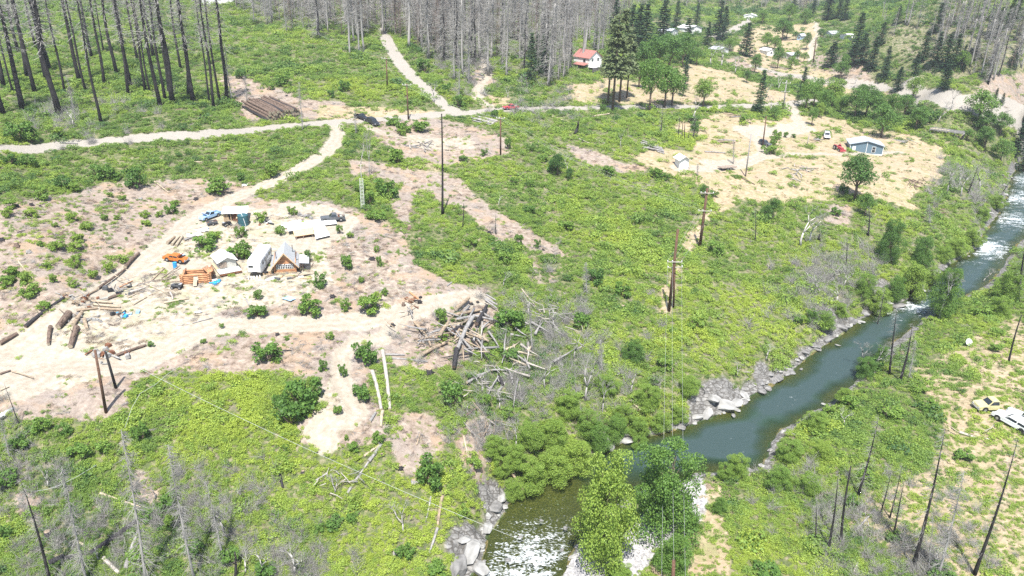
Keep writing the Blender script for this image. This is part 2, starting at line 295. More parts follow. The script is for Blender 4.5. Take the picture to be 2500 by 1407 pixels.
def leafmat(name, c1, c2, c3, attr=False, transl=.35):
    """leaf colour runs c1 -> c2 -> c3 with a number held by the plant itself, and varies from leaf clump to leaf clump"""
    m, N, L = newmat(name); o = N.new('ShaderNodeOutputMaterial')
    cr = N.new('ShaderNodeValToRGB'); E = cr.color_ramp.elements
    E[0].position = 0; E[0].color = (*c1, 1); E[1].position = 1; E[1].color = (*c3, 1); e = E.new(.5); e.color = (*c2, 1)
    if attr:
        a = N.new('ShaderNodeAttribute'); a.attribute_type = 'INSTANCER'; a.attribute_name = 'tint'; src = a.outputs['Fac']
    else:
        a = N.new('ShaderNodeObjectInfo'); s = N.new('ShaderNodeSeparateColor'); L.new(a.outputs['Color'], s.inputs[0]); src = s.outputs[0]
    ge = N.new('ShaderNodeNewGeometry'); ma = N.new('ShaderNodeMath'); ma.operation = 'MULTIPLY_ADD'; ma.inputs[1].default_value = .30; ma.inputs[2].default_value = -.15
    L.new(ge.outputs['Random Per Island'], ma.inputs[0]); ad = N.new('ShaderNodeMath'); ad.operation = 'ADD'; L.new(src, ad.inputs[0]); L.new(ma.outputs[0], ad.inputs[1]); L.new(ad.outputs[0], cr.inputs[0])
    d = N.new('ShaderNodeBsdfPrincipled'); d.inputs['Roughness'].default_value = .55; d.inputs['Specular IOR Level'].default_value = .25; L.new(cr.outputs[0], d.inputs['Base Color'])
    t = N.new('ShaderNodeBsdfTranslucent'); mx = N.new('ShaderNodeMixShader'); mx.inputs[0].default_value = transl
    hs = N.new('ShaderNodeHueSaturation'); hs.inputs['Value'].default_value = 1.5; hs.inputs['Saturation'].default_value = 1.05; L.new(cr.outputs[0], hs.inputs['Color']); L.new(hs.outputs[0], t.inputs[0])
    L.new(d.outputs[0], mx.inputs[1]); L.new(t.outputs[0], mx.inputs[2]); L.new(mx.outputs[0], o.inputs[0]); return m
M_COVER = leafmat('leaf_cover', (.052, .112, .036), (.178, .268, .054), (.310, .382, .062), True)
M_LEAF = leafmat('leaf_tree', (.028, .075, .026), (.105, .195, .038), (.240, .320, .055))
M_NEEDLE = leafmat('leaf_needle', (.018, .045, .026), (.060, .105, .048), (.150, .180, .080))
M_TAN = leafmat('leaf_dry', (.16, .16, .08), (.33, .28, .17), (.46, .38, .24), True, .2)

# ground: colour of soil, gravel, dry grass and rock, mixed by masks stored on the mesh
def ground_material():
    m, N, L = newmat('ground'); o = N.new('ShaderNodeOutputMaterial'); b = N.new('ShaderNodeBsdfPrincipled'); L.new(b.outputs[0], o.inputs[0])
    b.inputs['Roughness'].default_value = .95; b.inputs['Specular IOR Level'].default_value = .15
    geo = N.new('ShaderNodeNewGeometry'); P = geo.outputs['Position']
    def noise(s, det=6, rough=.6, seed=0):
        t = N.new('ShaderNodeTexNoise'); t.noise_dimensions = '3D'; t.inputs['Scale'].default_value = s; t.inputs['Detail'].default_value = det; t.inputs['Roughness'].default_value = rough
        mp = N.new('ShaderNodeMapping'); mp.inputs['Location'].default_value = (seed * 13.1, seed * 7.7, 0); L.new(P, mp.inputs[0]); L.new(mp.outputs[0], t.inputs[0]); return t.outputs[0]
    def ramp(src, stops):
        r = N.new('ShaderNodeValToRGB'); E = r.color_ramp.elements
        while len(E) < len(stops): E.new(.5)
        for e, (p, c) in zip(E, stops): e.position = p; e.color = (*c, 1)
        L.new(src, r.inputs[0]); return r.outputs[0]
    def mix(a, b_, f):
        x = N.new('ShaderNodeMix'); x.data_type = 'RGBA'; L.new(f, x.inputs[0]); L.new(a, x.inputs[6]); L.new(b_, x.inputs[7]); return x.outputs[2]
    def mth(op, a, b_=None, c=None):
        x = N.new('ShaderNodeMath'); x.operation = op
        for i, v in enumerate((a, b_, c)):
            if v is None: continue
            if isinstance(v, (int, float)): x.inputs[i].default_value = v
            else: L.new(v, x.inputs[i])
        return x.outputs[0]
    def attr(nm):
        a = N.new('ShaderNodeAttribute'); a.attribute_name = nm; return a.outputs['Fac']
    nA, nB, nC, nD = noise(.12, 6, .6, 1), noise(1.1, 6, .7, 2), noise(5, 4, .7, 3), noise(.35, 5, .6, 4)
    def edge(nm, soft=.35):   # a mask broken up by fine noise
        a = attr(nm); k = mth('MULTIPLY_ADD', nB, .9, -.45); v = mth('ADD', a, mth('MULTIPLY', k, mth('MULTIPLY', mth('SUBTRACT', 1.15, a), 1.0)))
        mr = N.new('ShaderNodeMapRange'); mr.inputs[1].default_value = .5 - soft / 2; mr.inputs[2].default_value = .5 + soft / 2; L.new(v, mr.inputs[0]); return mr.outputs[0]
    green = ramp(nB, [(.3, (.050, .065, .030)), (.47, (.085, .105, .040)), (.56, (.15, .145, .075)), (.7, (.23, .20, .145))])
    green = mix(green, ramp(nC, [(.35, (0.066, 0.056, 0.040)), (.65, (0.198, 0.172, 0.132))]), mth('MULTIPLY', mth('GREATER_THAN', nD, .60), .6))
    bare = ramp(nB, [(.30, (.110, .080, .060)), (.45, (.205, .160, .126)), (.58, (.280, .228, .185)), (.72, (.375, .320, .268))])
    bare = mix(bare, ramp(nC, [(.35, (.150, .128, .112)), (.65, (.290, .255, .228))]), ramp(nA, [(.45, (0, 0, 0)), (.66, (.7, .7, .7))]))
    bare = mix(bare, ramp(nC, [(.3, (.250, .170, .110)), (.7, (.330, .245, .170))]), mth('MULTIPLY', ramp(noise(.2, 5, .6, 9), [(.52, (0, 0, 0)), (.62, (1, 1, 1))]), .7))
    bare = mix(bare, ramp(nC, [(.4, (.07, .085, .03)), (.6, (.15, .17, .06))]), mth('MULTIPLY', ramp(noise(.9, 6, .7, 12), [(.56, (0, 0, 0)), (.66, (1, 1, 1))]), .55))
    dry = ramp(nB, [(.28, (.150, .130, .070)), (.45, (.255, .205, .130)), (.6, (.335, .270, .180)), (.75, (.410, .345, .250))])
    dry = mix(dry, ramp(nA, [(.4, (.30, .215, .150)), (.6, (.36, .28, .20))]), mth('MULTIPLY', ramp(noise(.09, 5, .6, 14), [(.48, (0, 0, 0)), (.60, (1, 1, 1))]), .7))
    dry = mix(dry, ramp(nC, [(.35, (.12, .14, .05)), (.65, (.24, .24, .10))]), mth('MULTIPLY', ramp(nD, [(.50, (0, 0, 0)), (.62, (1, 1, 1))]), .6))
    trk = ramp(nB, [(.3, (0.232, 0.197, 0.151)), (.5, (0.302, 0.268, 0.215)), (.7, (0.360, 0.331, 0.279))])
    trk = mix(trk, ramp(nC, [(.3, (0.211, 0.165, 0.119)), (.7, (0.290, 0.238, 0.185))]), mth('MULTIPLY', attr('rut'), .45))
    rod = ramp(nC, [(.3, (0.195, 0.178, 0.155)), (.5, (0.257, 0.236, 0.204)), (.7, (0.319, 0.294, 0.254))])
    rock = ramp(nB, [(.3, (0.062, 0.060, 0.057)), (.45, (0.135, 0.131, 0.123)), (.6, (0.216, 0.210, 0.198)), (.75, (0.290, 0.279, 0.256))])
    vr = N.new('ShaderNodeTexVoronoi'); vr.feature = 'DISTANCE_TO_EDGE'; vr.inputs['Scale'].default_value = .9; mpv = N.new('ShaderNodeMapping'); mpv.inputs['Rotation'].default_value = (0, 0, .7); mpv.inputs['Scale'].default_value = (.6, 1.7, 2.5); L.new(P, mpv.inputs[0]); L.new(mpv.outputs[0], vr.inputs['Vector'])
    rock = mix(ramp(nC, [(.3, (.05, .045, .04)), (.7, (.10, .095, .085))]), rock, ramp(vr.outputs['Distance'], [(.02, (0, 0, 0)), (.16, (1, 1, 1))]))
    vor = N.new('ShaderNodeTexVoronoi'); vor.feature = 'F1'; vor.inputs['Scale'].default_value = 3.2; L.new(P, vor.inputs['Vector'])
    grv = mix(ramp(vor.outputs['Distance'], [(.0, (0.472, 0.458, 0.441)), (.35, (0.346, 0.334, 0.333)), (.7, (0.112, 0.110, 0.120))]), ramp(nC, [(.3, (0.209, 0.206, 0.213)), (.7, (0.498, 0.479, 0.455))]), mth('ADD', nB, 0))
    bed = ramp(nC, [(.3, (.030, .034, .014)), (.5, (.10, .085, .03)), (.7, (.26, .20, .09))])
    c = mix(green, bare, edge('bare')); pale = ramp(nB, [(.28, (.22, .185, .13)), (.42, (.30, .265, .20)), (.56, (.36, .325, .26)), (.7, (.42, .39, .32))]); pale = mix(pale, ramp(nC, [(.3, (.20, .22, .11)), (.7, (.30, .30, .18))]), mth('MULTIPLY', ramp(nD, [(.53, (0, 0, 0)), (.63, (1, 1, 1))]), .6)); c = mix(c, pale, edge('pale')); c = mix(c, dry, edge('dry')); c = mix(c, trk, edge('track', .5)); c = mix(c, rod, edge('road', .25))
    c = mix(c, rock, edge('rock')); c = mix(c, grv, edge('gravel')); c = mix(c, bed, edge('wet', .2)); L.new(c, b.inputs['Base Color'])
    bp = N.new('ShaderNodeBump'); bp.inputs['Strength'].default_value = .7; bp.inputs['Distance'].default_value = .35; L.new(mth('ADD', nB, mth('MULTIPLY', nC, .4)), bp.inputs['Height']); L.new(bp.outputs[0], b.inputs['Normal'])
    return m

# ---------------------------------------------------------------- mesh helpers
def tag(o, label=None, cat=None, group=None, kind=None):
    if label: o['label'] = label
    if cat: o['category'] = cat
    if group: o['group'] = group
    if kind: o['kind'] = kind
    return o
def mesh_np(name, V, F, mats=(), smooth=False):
    """V (n,3); F (m,3) or (m,4) array"""
    me = bpy.data.meshes.new(name); V = np.asarray(V, np.float32); F = np.asarray(F, np.int32); k = F.shape[1]
    me.vertices.add(len(V)); me.vertices.foreach_set('co', V.ravel()); me.loops.add(F.size); me.loops.foreach_set('vertex_index', F.ravel())
    me.polygons.add(len(F)); me.polygons.foreach_set('loop_start', np.arange(0, F.size, k, dtype=np.int32)); me.polygons.foreach_set('loop_total', np.full(len(F), k, np.int32))
    if smooth: me.polygons.foreach_set('use_smooth', np.ones(len(F), bool))
    me.update(calc_edges=True)
    for m in mats: me.materials.append(m)
    return me
def link(name, data, parent=None, loc=None, rz=None):
    o = bpy.data.objects.new(name, data); COL.objects.link(o)
    if parent is not None: o.parent = parent
    if loc is not None: o.location = loc
    if rz is not None: o.rotation_euler = (0, 0, rz)
    return o

# ---------------------------------------------------------------- the ground sheet
def build_ground():
    nu, nv = 860, 640
    u = np.linspace(-1.12, 1.12, nu); u = np.sign(u) * (np.abs(u) ** 1.0); v = np.exp(np.linspace(math.log(36.0), math.log(1430.0), nv))
    X = (v[:, None] * u[None, :]); Y = np.repeat(v[:, None], nu, 1)
    x, y = X.ravel(), Y.ravel(); z = np.empty(x.shape); F = {}
    parts = [fields(x[a:a + 120000], y[a:a + 120000]) for a in range(0, len(x), 120000)]
    for k in parts[0]: F[k] = np.concatenate([p[k] for p in parts])
    for a in range(0, len(x), 120000): z[a:a + 120000] = height(x[a:a + 120000], y[a:a + 120000])
    z -= F['track'] * .10 + F['rut'] * F['track'] * .05
    z += F['gravel'] * (F['riv'] < 0) * fbm(x, y, .7, 2, 77) * .12
    i = np.arange(nu - 1)[None, :] + np.arange(nv - 1)[:, None] * nu
    q = np.stack([i, i + 1, i + 1 + nu, i + nu], -1).reshape(-1, 4)
    me = mesh_np('ground', np.stack([x, y, z], -1), q, [ground_material()], True)
    F['wet'] = sstep(-.15, .35, F['riv'] - fbm(x, y, 1.2, 2, 78) * .3)
    for k in ('bare', 'dry', 'pale', 'track', 'road', 'rock', 'gravel', 'wet', 'rut'):
        a = me.attributes.new(k, 'FLOAT', 'POINT'); a.data.foreach_set('value', F[k].astype(np.float32))
    tag(link('ground', me), 'valley floor and hillsides of soil, tracks and dry grass', kind='structure')
build_ground()

# ---------------------------------------------------------------- the river
def build_river():
    def resample(P, n):
        s = np.concatenate([[0], np.cumsum(np.hypot(*np.diff(P, axis=0).T))]); t = np.linspace(0, s[-1], n)
        return np.stack([np.interp(t, s, P[:, 0]), np.interp(t, s, P[:, 1])], -1)
    n, mm = 420, 60; Lf, Rt = resample(shl, n), resample(shr, n); a = np.linspace(-.22, 1.22, mm)
    Pq = Lf[:, None] * (1 - a[None, :, None]) + Rt[:, None] * a[None, :, None]; x, y = Pq[..., 0].ravel(), Pq[..., 1].ravel()
    s = sdist(x, y, RIV, 14.0); fo = np.zeros(x.shape)
    for c, r, k in [((1300,1365),6.5,.74),((1240,1400),5,.7),((1350,1325),5,.6),((1230,1330),3,.4),((2220,745),6,.75),((2170,760),4,.5),((2400,605),10,.78),((2440,530),14,.60),((2470,480),13,.68),((2490,440),13,.60),((2340,650),7,.3),((2300,690),8,.25),((1950,990),5,.12),((1280,1300),4,.45)]:
        w_ = at_water([c])[0]; fo = np.maximum(fo, k * np.exp(-((x - w_[0]) ** 2 + (y - w_[1]) ** 2) / r ** 2))
    fo *= sstep(-.5, 1.5, s)
    z = WA + WB * y + fo * (np.abs(fbm(x, y, 1.6, 3, 91)) * .7 - .1) + fbm(x, y, 1.0, 3, 95) * .05
    i = np.arange(mm - 1)[None, :] + np.arange(n - 1)[:, None] * mm; q = np.stack([i, i + 1, i + 1 + mm, i + mm], -1).reshape(-1, 4)
    dp = sstep(-.2, 4.6, s + fbm(x, y, 5, 3, 97) * 1.6) * sstep(88, 100, y + x * .35 + fbm(x, y, 6, 2, 98) * 3)
    me = mesh_np('river', np.stack([x, y, z], -1), q, [], True)
    for k, v in (('foam', fo), ('deep', dp)):
        at = me.attributes.new(k, 'FLOAT', 'POINT'); at.data.foreach_set('value', v.astype(np.float32))
    m, N, L = newmat('river_water'); o = N.new('ShaderNodeOutputMaterial')
    def attr(nm): b = N.new('ShaderNodeAttribute'); b.attribute_name = nm; return b.outputs['Fac']
    ge = N.new('ShaderNodeNewGeometry')
    def noise(s, d=5, st=None):
        t = N.new('ShaderNodeTexNoise'); t.inputs['Scale'].default_value = s; t.inputs['Detail'].default_value = d; t.inputs['Distortion'].default_value = .6
        mp = N.new('ShaderNodeMapping'); mp.inputs['Rotation'].default_value = (0, 0, .9); mp.inputs['Scale'].default_value = st or (1, 1, 1); L.new(ge.outputs['Position'], mp.inputs[0]); L.new(mp.outputs[0], t.inputs[0]); return t.outputs[0]
    bp = N.new('ShaderNodeBump'); bp.inputs['Strength'].default_value = .4; bp.inputs['Distance'].default_value = .10; L.new(noise(2.2, 6, (.6, 1.6, 1)), bp.inputs['Height'])
    gl = N.new('ShaderNodeBsdfGlossy'); gl.inputs['Roughness'].default_value = .15; gl.inputs[0].default_value = (.62, .66, .60, 1); L.new(bp.outputs[0], gl.inputs['Normal'])
    tr = N.new('ShaderNodeBsdfTransparent'); tr.inputs[0].default_value = (.62, .72, .52, 1)
    cr = N.new('ShaderNodeValToRGB'); E = cr.color_ramp.elements; E[0].position = .15; E[0].color = (.022, .048, .022, 1); E[1].position = .8; E[1].color = (.034, .054, .052, 1); hsv = noise(.16, 5, (.5, 1.6, 1)); hm = N.new('ShaderNodeMath'); hm.operation = 'MULTIPLY_ADD'; hm.inputs[1].default_value = 1.1; hm.inputs[2].default_value = -.55; L.new(hsv, hm.inputs[0]); hd_ = N.new('ShaderNodeMath'); hd_.operation = 'ADD'; L.new(attr('deep'), hd_.inputs[0]); L.new(hm.outputs[0], hd_.inputs[1]); L.new(hd_.outputs[0], cr.inputs[0])  # stretched noise streaks the water colour: painted sky reflections and tone variation
    df = N.new('ShaderNodeBsdfDiffuse'); L.new(cr.outputs[0], df.inputs[0])
    m1 = N.new('ShaderNodeMixShader'); mr = N.new('ShaderNodeMapRange'); mr.inputs[1].default_value = 0; mr.inputs[2].default_value = .7; mr.inputs[3].default_value = .10; mr.inputs[4].default_value = .96; L.new(attr('deep'), mr.inputs[0])
    L.new(mr.outputs[0], m1.inputs[0]); L.new(tr.outputs[0], m1.inputs[1]); L.new(df.outputs[0], m1.inputs[2])
    fr = N.new('ShaderNodeFresnel'); fr.inputs[0].default_value = 1.33; L.new(bp.outputs[0], fr.inputs['Normal']); m2 = N.new('ShaderNodeMixShader'); L.new(fr.outputs[0], m2.inputs[0]); L.new(m1.outputs[0], m2.inputs[1]); L.new(gl.outputs[0], m2.inputs[2])
    fm = N.new('ShaderNodeBsdfDiffuse'); fm.inputs[0].default_value = (.62, .65, .67, 1)
    ad = N.new('ShaderNodeMath'); ad.operation = 'ADD'; L.new(attr('foam'), ad.inputs[0]); n1 = noise(.62, 11, (.6, 1.4, 1)); sc_ = N.new('ShaderNodeMath'); sc_.operation = 'MULTIPLY_ADD'; sc_.inputs[1].default_value = 1.5; sc_.inputs[2].default_value = -.75; L.new(n1, sc_.inputs[0]); n2_ = noise(3.6, 10, (.7, 1.3, 1)); s2_ = N.new('ShaderNodeMath'); s2_.operation = 'MULTIPLY_ADD'; s2_.inputs[1].default_value = 1.9; s2_.inputs[2].default_value = -.95; L.new(n2_, s2_.inputs[0]); a2_ = N.new('ShaderNodeMath'); a2_.operation = 'ADD'; L.new(sc_.outputs[0], a2_.inputs[0]); L.new(s2_.outputs[0], a2_.inputs[1]); L.new(a2_.outputs[0], ad.inputs[1])
    mf = N.new('ShaderNodeMapRange'); mf.inputs[1].default_value = .52; mf.inputs[2].default_value = 1.05; mf.inputs[4].default_value = .92; L.new(ad.outputs[0], mf.inputs[0]); m3 = N.new('ShaderNodeMixShader')
    L.new(mf.outputs[0], m3.inputs[0]); L.new(m2.outputs[0], m3.inputs[1]); L.new(fm.outputs[0], m3.inputs[2]); L.new(m3.outputs[0], o.inputs[0]); me.materials.append(m)
    tag(link('river', me), 'clear teal river with white rapids', kind='structure')
build_river()

# ---------------------------------------------------------------- leaf clouds
def leafcloud(n, blobs, size, seed, outward=.6, jitter=.35, flat=1.0):
    """n leaf-sized quads on and inside rounded lobes; blobs = (x, y, z, r, squash)"""
    r = np.random.RandomState(seed); B = np.array(blobs, float); wgt = B[:, 3] ** 2; wgt /= wgt.sum(); k = r.choice(len(B), n, p=wgt); b = B[k]
    d = r.normal(size=(n, 3)); d /= np.linalg.norm(d, axis=1)[:, None]; d[:, 2] = np.abs(d[:, 2]) * np.where(r.rand(n) < .75, 1, -1)
    rad = b[:, 3] * (1 - jitter * r.rand(n) ** 1.5); c = b[:, :3] + d * rad[:, None] * np.stack([np.ones(n), np.ones(n), b[:, 4]], -1)
    nn = d * outward + r.normal(size=(n, 3)) * (1 - outward) + np.array([0, 0, .35]); nn /= np.linalg.norm(nn, axis=1)[:, None]
    t = np.cross(nn, r.normal(size=(n, 3))); t /= np.linalg.norm(t, axis=1)[:, None]; u = np.cross(nn, t); s = size * (.6 + .8 * r.rand(n))[:, None]
    q = np.stack([c - t * s * .5, c + u * s * .42 * flat - nn * s * .12, c + t * s * .5, c - u * s * .42 * flat - nn * s * .12], 1)
    return q.reshape(-1, 3), np.arange(4 * n).reshape(-1, 4)
def lumps(n, rx, rz, rmin, rmax, seed, z0=0.0, sq=.8):
    r = random.Random(seed); return [(r.uniform(-1, 1) * rx, r.uniform(-1, 1) * rx, z0 + r.random() ** .7 * rz, r.uniform(rmin, rmax), sq) for _ in range(n)]
hidden = bpy.data.collections.new('clump_sources')
def src_obj(name, me, col):
    o = bpy.data.objects.new(name, me); col.objects.link(o); return o
def scatter(name, label, P, scale, rot, tint, idx, col, extra=None):
    """one object: the points P each carry a clump of the collection (geometry nodes)"""
    me = bpy.data.meshes.new(name); me.vertices.add(len(P)); me.vertices.foreach_set('co', np.asarray(P, np.float32).ravel())
    for nm, ty, v in (('sc', 'FLOAT_VECTOR', scale), ('ro', 'FLOAT_VECTOR', rot)):
        a = me.attributes.new(nm, ty, 'POINT'); a.data.foreach_set('vector', np.asarray(v, np.float32).ravel())
    a = me.attributes.new('tint', 'FLOAT', 'POINT'); a.data.foreach_set('value', np.asarray(tint, np.float32))
    a = me.attributes.new('pick', 'INT', 'POINT'); a.data.foreach_set('value', np.asarray(idx, np.int32))
    o = link(name, me); tag(o, label, kind='stuff')
    g = bpy.data.node_groups.new(name + '_nodes', 'GeometryNodeTree'); g.interface.new_socket('Geometry', in_out='INPUT', socket_type='NodeSocketGeometry'); g.interface.new_socket('Geometry', in_out='OUTPUT', socket_type='NodeSocketGeometry')
    N, L = g.nodes, g.links; gi = N.new('NodeGroupInput'); go = N.new('NodeGroupOutput'); ci = N.new('GeometryNodeCollectionInfo'); ci.inputs['Collection'].default_value = col
    ci.inputs['Separate Children'].default_value = True; ci.inputs['Reset Children'].default_value = True; ip = N.new('GeometryNodeInstanceOnPoints'); ip.inputs['Pick Instance'].default_value = True
    mp = N.new('GeometryNodeMeshToPoints')
    def na(nm, ty):
        x = N.new('GeometryNodeInputNamedAttribute'); x.data_type = ty; x.inputs[0].default_value = nm; return x.outputs[0]
    L.new(gi.outputs[0], mp.inputs[0]); L.new(mp.outputs[0], ip.inputs['Points']); L.new(ci.outputs[0], ip.inputs['Instance']); L.new(na('pick', 'INT'), ip.inputs['Instance Index'])
    er = N.new('FunctionNodeEulerToRotation'); L.new(na('ro', 'FLOAT_VECTOR'), er.inputs[0]); L.new(er.outputs[0], ip.inputs['Rotation']); L.new(na('sc', 'FLOAT_VECTOR'), ip.inputs['Scale']); L.new(ip.outputs[0], go.inputs[0])
    md = o.modifiers.new('scatter', 'NODES'); md.node_group = g
    return o
def cand(n, ymin=48, ymax=900, umax=1.0, p=0.0):
    """random ground points, evenly spread as seen from the drone"""
    y = np.exp(NP.uniform(math.log(ymin), math.log(ymax), n)); x = NP.uniform(-umax, umax, n) * y
    return x, y
def inview(x, y, z, m=160):
    px, py = to_px(x, y, z); return (px > -m) & (px < 2500 + m) & (py > -m) & (py < 1407 + m * 1.5)

# low growth: brambles and young oak brush, one object of instanced leafy clumps
cc = bpy.data.collections.new('brush_clumps')
for k in range(9):
    V, F = leafcloud([150, 300, 420][k % 3], lumps([4, 7, 12][k % 3], .62, [.5, .40, .62][k % 3], [.34, .24, .14][k % 3], [.60, .50, .36][k % 3], 50 + k, .08, .8), [.20, .135, .105][k % 3], 60 + k, .5, .4); src_obj('clump_%d' % k, mesh_np('clump', V, F, [M_COVER]), cc)
LIME = [((1000,1280),260,.3),((1780,800),220,.25),((620,1010),200,.2),((1560,1000),120,.1),((1900,1330),220,.15),((520,1050),160,.18),((1250,1200),150,.1),((1500,560),250,.02),((2200,1000),150,-.1),((1250,560),200,-.06),((150,120),300,-.12),((250,420),220,-.08),((1900,150),300,-.12),((2300,100),300,-.12),((250,1300),230,-.22),((1350,850),180,-.08),((2400,450),150,-.05),((700,200),200,.06),((1650,330),200,.1)]
def build_cover():
    x, y = cand(230000); z = np.zeros(x.shape); z[:] = height(x, y); m = inview(x, y, z, 330); x, y, z = x[m], y[m], z[m]
    F = fields(x, y); k = np.clip(y / 120, .6, 4)
    pat = fbk(x, y, k, 3.2, 3, 201); big = fbk(x, y, k, 14, 3, 211)
    dens = F['green'] * sstep(-.62, -.12, pat + big * .5 + .25) + (sstep(.26, .46, pat) * .55 + .05) * (F['bare'] + F['dry'] * .6) * (1 - F['track']) * (1 - F['road']) * (F['rock'] < .4) * (F['gravel'] < .4) * (F['riv'] < -1)
    px, py = to_px(x, y, z)
    keep = NP.rand(len(x)) < dens * .80; x, y, z, k, big, pat, F = x[keep], y[keep], z[keep], k[keep], big[keep], pat[keep], {a: b[keep] for a, b in F.items()}
    s = (.40 + .75 * NP.rand(len(x)) ** 2.2 + .55 * sstep(.1, .5, fbk(x, y, k, 7, 3, 251))) * k ** .72 * (1 - .35 * np.clip(F['bare'], 0, 1)); tall = .55 + .55 * NP.rand(len(x))
    n2 = fbk(x, y, k, 9, 3, 221); n3 = fbk(x, y, k, 2.4, 2, 231)
    tint = .60 + .42 * n2 + .30 * n3 + .16 * (NP.rand(len(x)) - .5) - .10 * sstep(180, 400, y)
    for c, r, v in LIME:
        tint = tint + v * np.exp(-((px[keep] - c[0]) ** 2 + ((py[keep] - c[1]) * 1.4) ** 2) / r ** 2)
    thick = (NP.rand(len(x)) < .03 + .10 * sstep(.25, .5, fbk(x, y, k, 11, 3, 261))) & (F['green'] > .6); s = np.where(thick, s * 1.75, s)
    tint = np.where(NP.rand(len(x)) < .07, tint - .35, np.where(thick, tint - .26, tint))
    n = len(x); sc = np.stack([s, s, s * tall], -1); ro = np.stack([NP.normal(0, .15, n), NP.normal(0, .15, n), NP.rand(n) * 6.28], -1)
    print('cover', n); scatter('undergrowth', 'dense lime green bramble and brush covering the slopes', np.stack([x, y, z - .08 * s], -1), sc, ro, np.clip(tint, 0, 1), np.clip(NP.randint(0, 3, n) * 3 + np.clip(((fbk(x, y, k, 6, 3, 241) + NP.normal(0, .18, n)) * 3 + 1.5), 0, 2.99).astype(int), 0, 8), cc)
build_cover()
# ---------------------------------------------------------------- builders for solid things
class MB:
    def __init__(s): s.v = []; s.f = []
    def add(s, V, F):
        n = len(s.v); s.v += [tuple(p) for p in V]; s.f += [tuple(i + n for i in f) for f in F]; return s
    def box(s, c, d, rz=0.0, rx=0.0, ry=0.0):
        M = Euler((rx, ry, rz)).to_matrix(); V = []
        for z in (-.5, .5):
            for x, y in ((-.5, -.5), (.5, -.5), (.5, .5), (-.5, .5)): V.append(M @ Vector((x * d[0], y * d[1], z * d[2])) + Vector(c))
        return s.add(V, [(3, 2, 1, 0), (4, 5, 6, 7), (0, 1, 5, 4), (1, 2, 6, 5), (2, 3, 7, 6), (3, 0, 4, 7)])
    def tube(s, P, r, n=8, cap=True):
        P = [Vector(p) for p in P]; r = list(r) if hasattr(r, '__len__') else [r] * len(P); V = []; F = []; ref = Vector((0.31, .87, .2)).normalized()
        for i, p in enumerate(P):
            d = (P[min(i + 1, len(P) - 1)] - P[max(i - 1, 0)]).normalized(); a = d.cross(ref)
            if a.length < .05: a = d.cross(Vector((1, 0, 0)))
            a.normalize(); b = d.cross(a)
            for k in range(n): t = 2 * math.pi * k / n; V.append(p + (a * math.cos(t) + b * math.sin(t)) * r[i])
            if i:
                o = (i - 1) * n
                for k in range(n): F.append((o + k, o + (k + 1) % n, o + n + (k + 1) % n, o + n + k))
        if cap: F.append(tuple(range(n))[::-1]); F.append(tuple(range((len(P) - 1) * n, len(P) * n)))
        return s.add(V, F)
    def prism(s, prof, y0, y1, inset=None):
        """side profile in x,z run across y; inset(z) narrows it"""
        n = len(prof); V = []
        for y, sg in ((y0, 1), (y1, -1)):
            for x, z in prof: V.append((x, y + sg * (inset(z) if inset else 0), z))
        F = [tuple(range(n)), tuple(range(2 * n - 1, n - 1, -1))] + [(i, (i + 1) % n + 0, (i + 1) % n + n, i + n)[::-1] for i in range(n)]
        return s.add(V, F)
    def quad(s, a, b, c, d, th=None):
        if th is None: return s.add([a, b, c, d], [(0, 1, 2, 3)])
        a, b, c, d = map(Vector, (a, b, c, d)); n = (b - a).cross(d - a).normalized() * th
        return s.add([a, b, c, d, a + n, b + n, c + n, d + n], [(3, 2, 1, 0), (4, 5, 6, 7), (0, 1, 5, 4), (1, 2, 6, 5), (2, 3, 7, 6), (3, 0, 4, 7)])
    def mesh(s, name, m, smooth=False, bevel=0):
        me = bpy.data.meshes.new(name); me.from_pydata(s.v, [], s.f)
        if smooth: me.polygons.foreach_set('use_smooth', [True] * len(me.polygons))
        me.update(); me.materials.append(m); return me
    def part(s, name, m, parent=None, smooth=False, loc=None, rz=None): return link(name, s.mesh(name, m, smooth), parent, loc, rz)
def empty(name, loc, rz=0.0, sc=1.0):
    o = link(name, None, None, loc, rz); o.empty_display_size = .3
    o.scale = sc if hasattr(sc, '__len__') else (sc, sc, sc); return o
def copy_tree(o):
    """a thing and each of its parts and sub-parts; the copies share their mesh data"""
    c = o.copy(); COL.objects.link(c)
    for ch in list(o.children):
        d = ch.copy(); COL.objects.link(d); d.parent = c
        for g in list(ch.children): e = g.copy(); COL.objects.link(e); e.parent = d
    return c
USED = set()
def use(proto, loc, rz=0.0, sc=1.0):
    """the first use moves the thing itself, later ones copy it"""
    o = proto if proto.name not in USED else copy_tree(proto)
    if o is proto: USED.add(proto.name)
    o.location = loc; o.rotation_euler = (0, 0, rz); o.scale = sc if hasattr(sc, '__len__') else (sc, sc, sc); return o
def heading(a, b): return math.atan2(b[1] - a[1], b[0] - a[0])

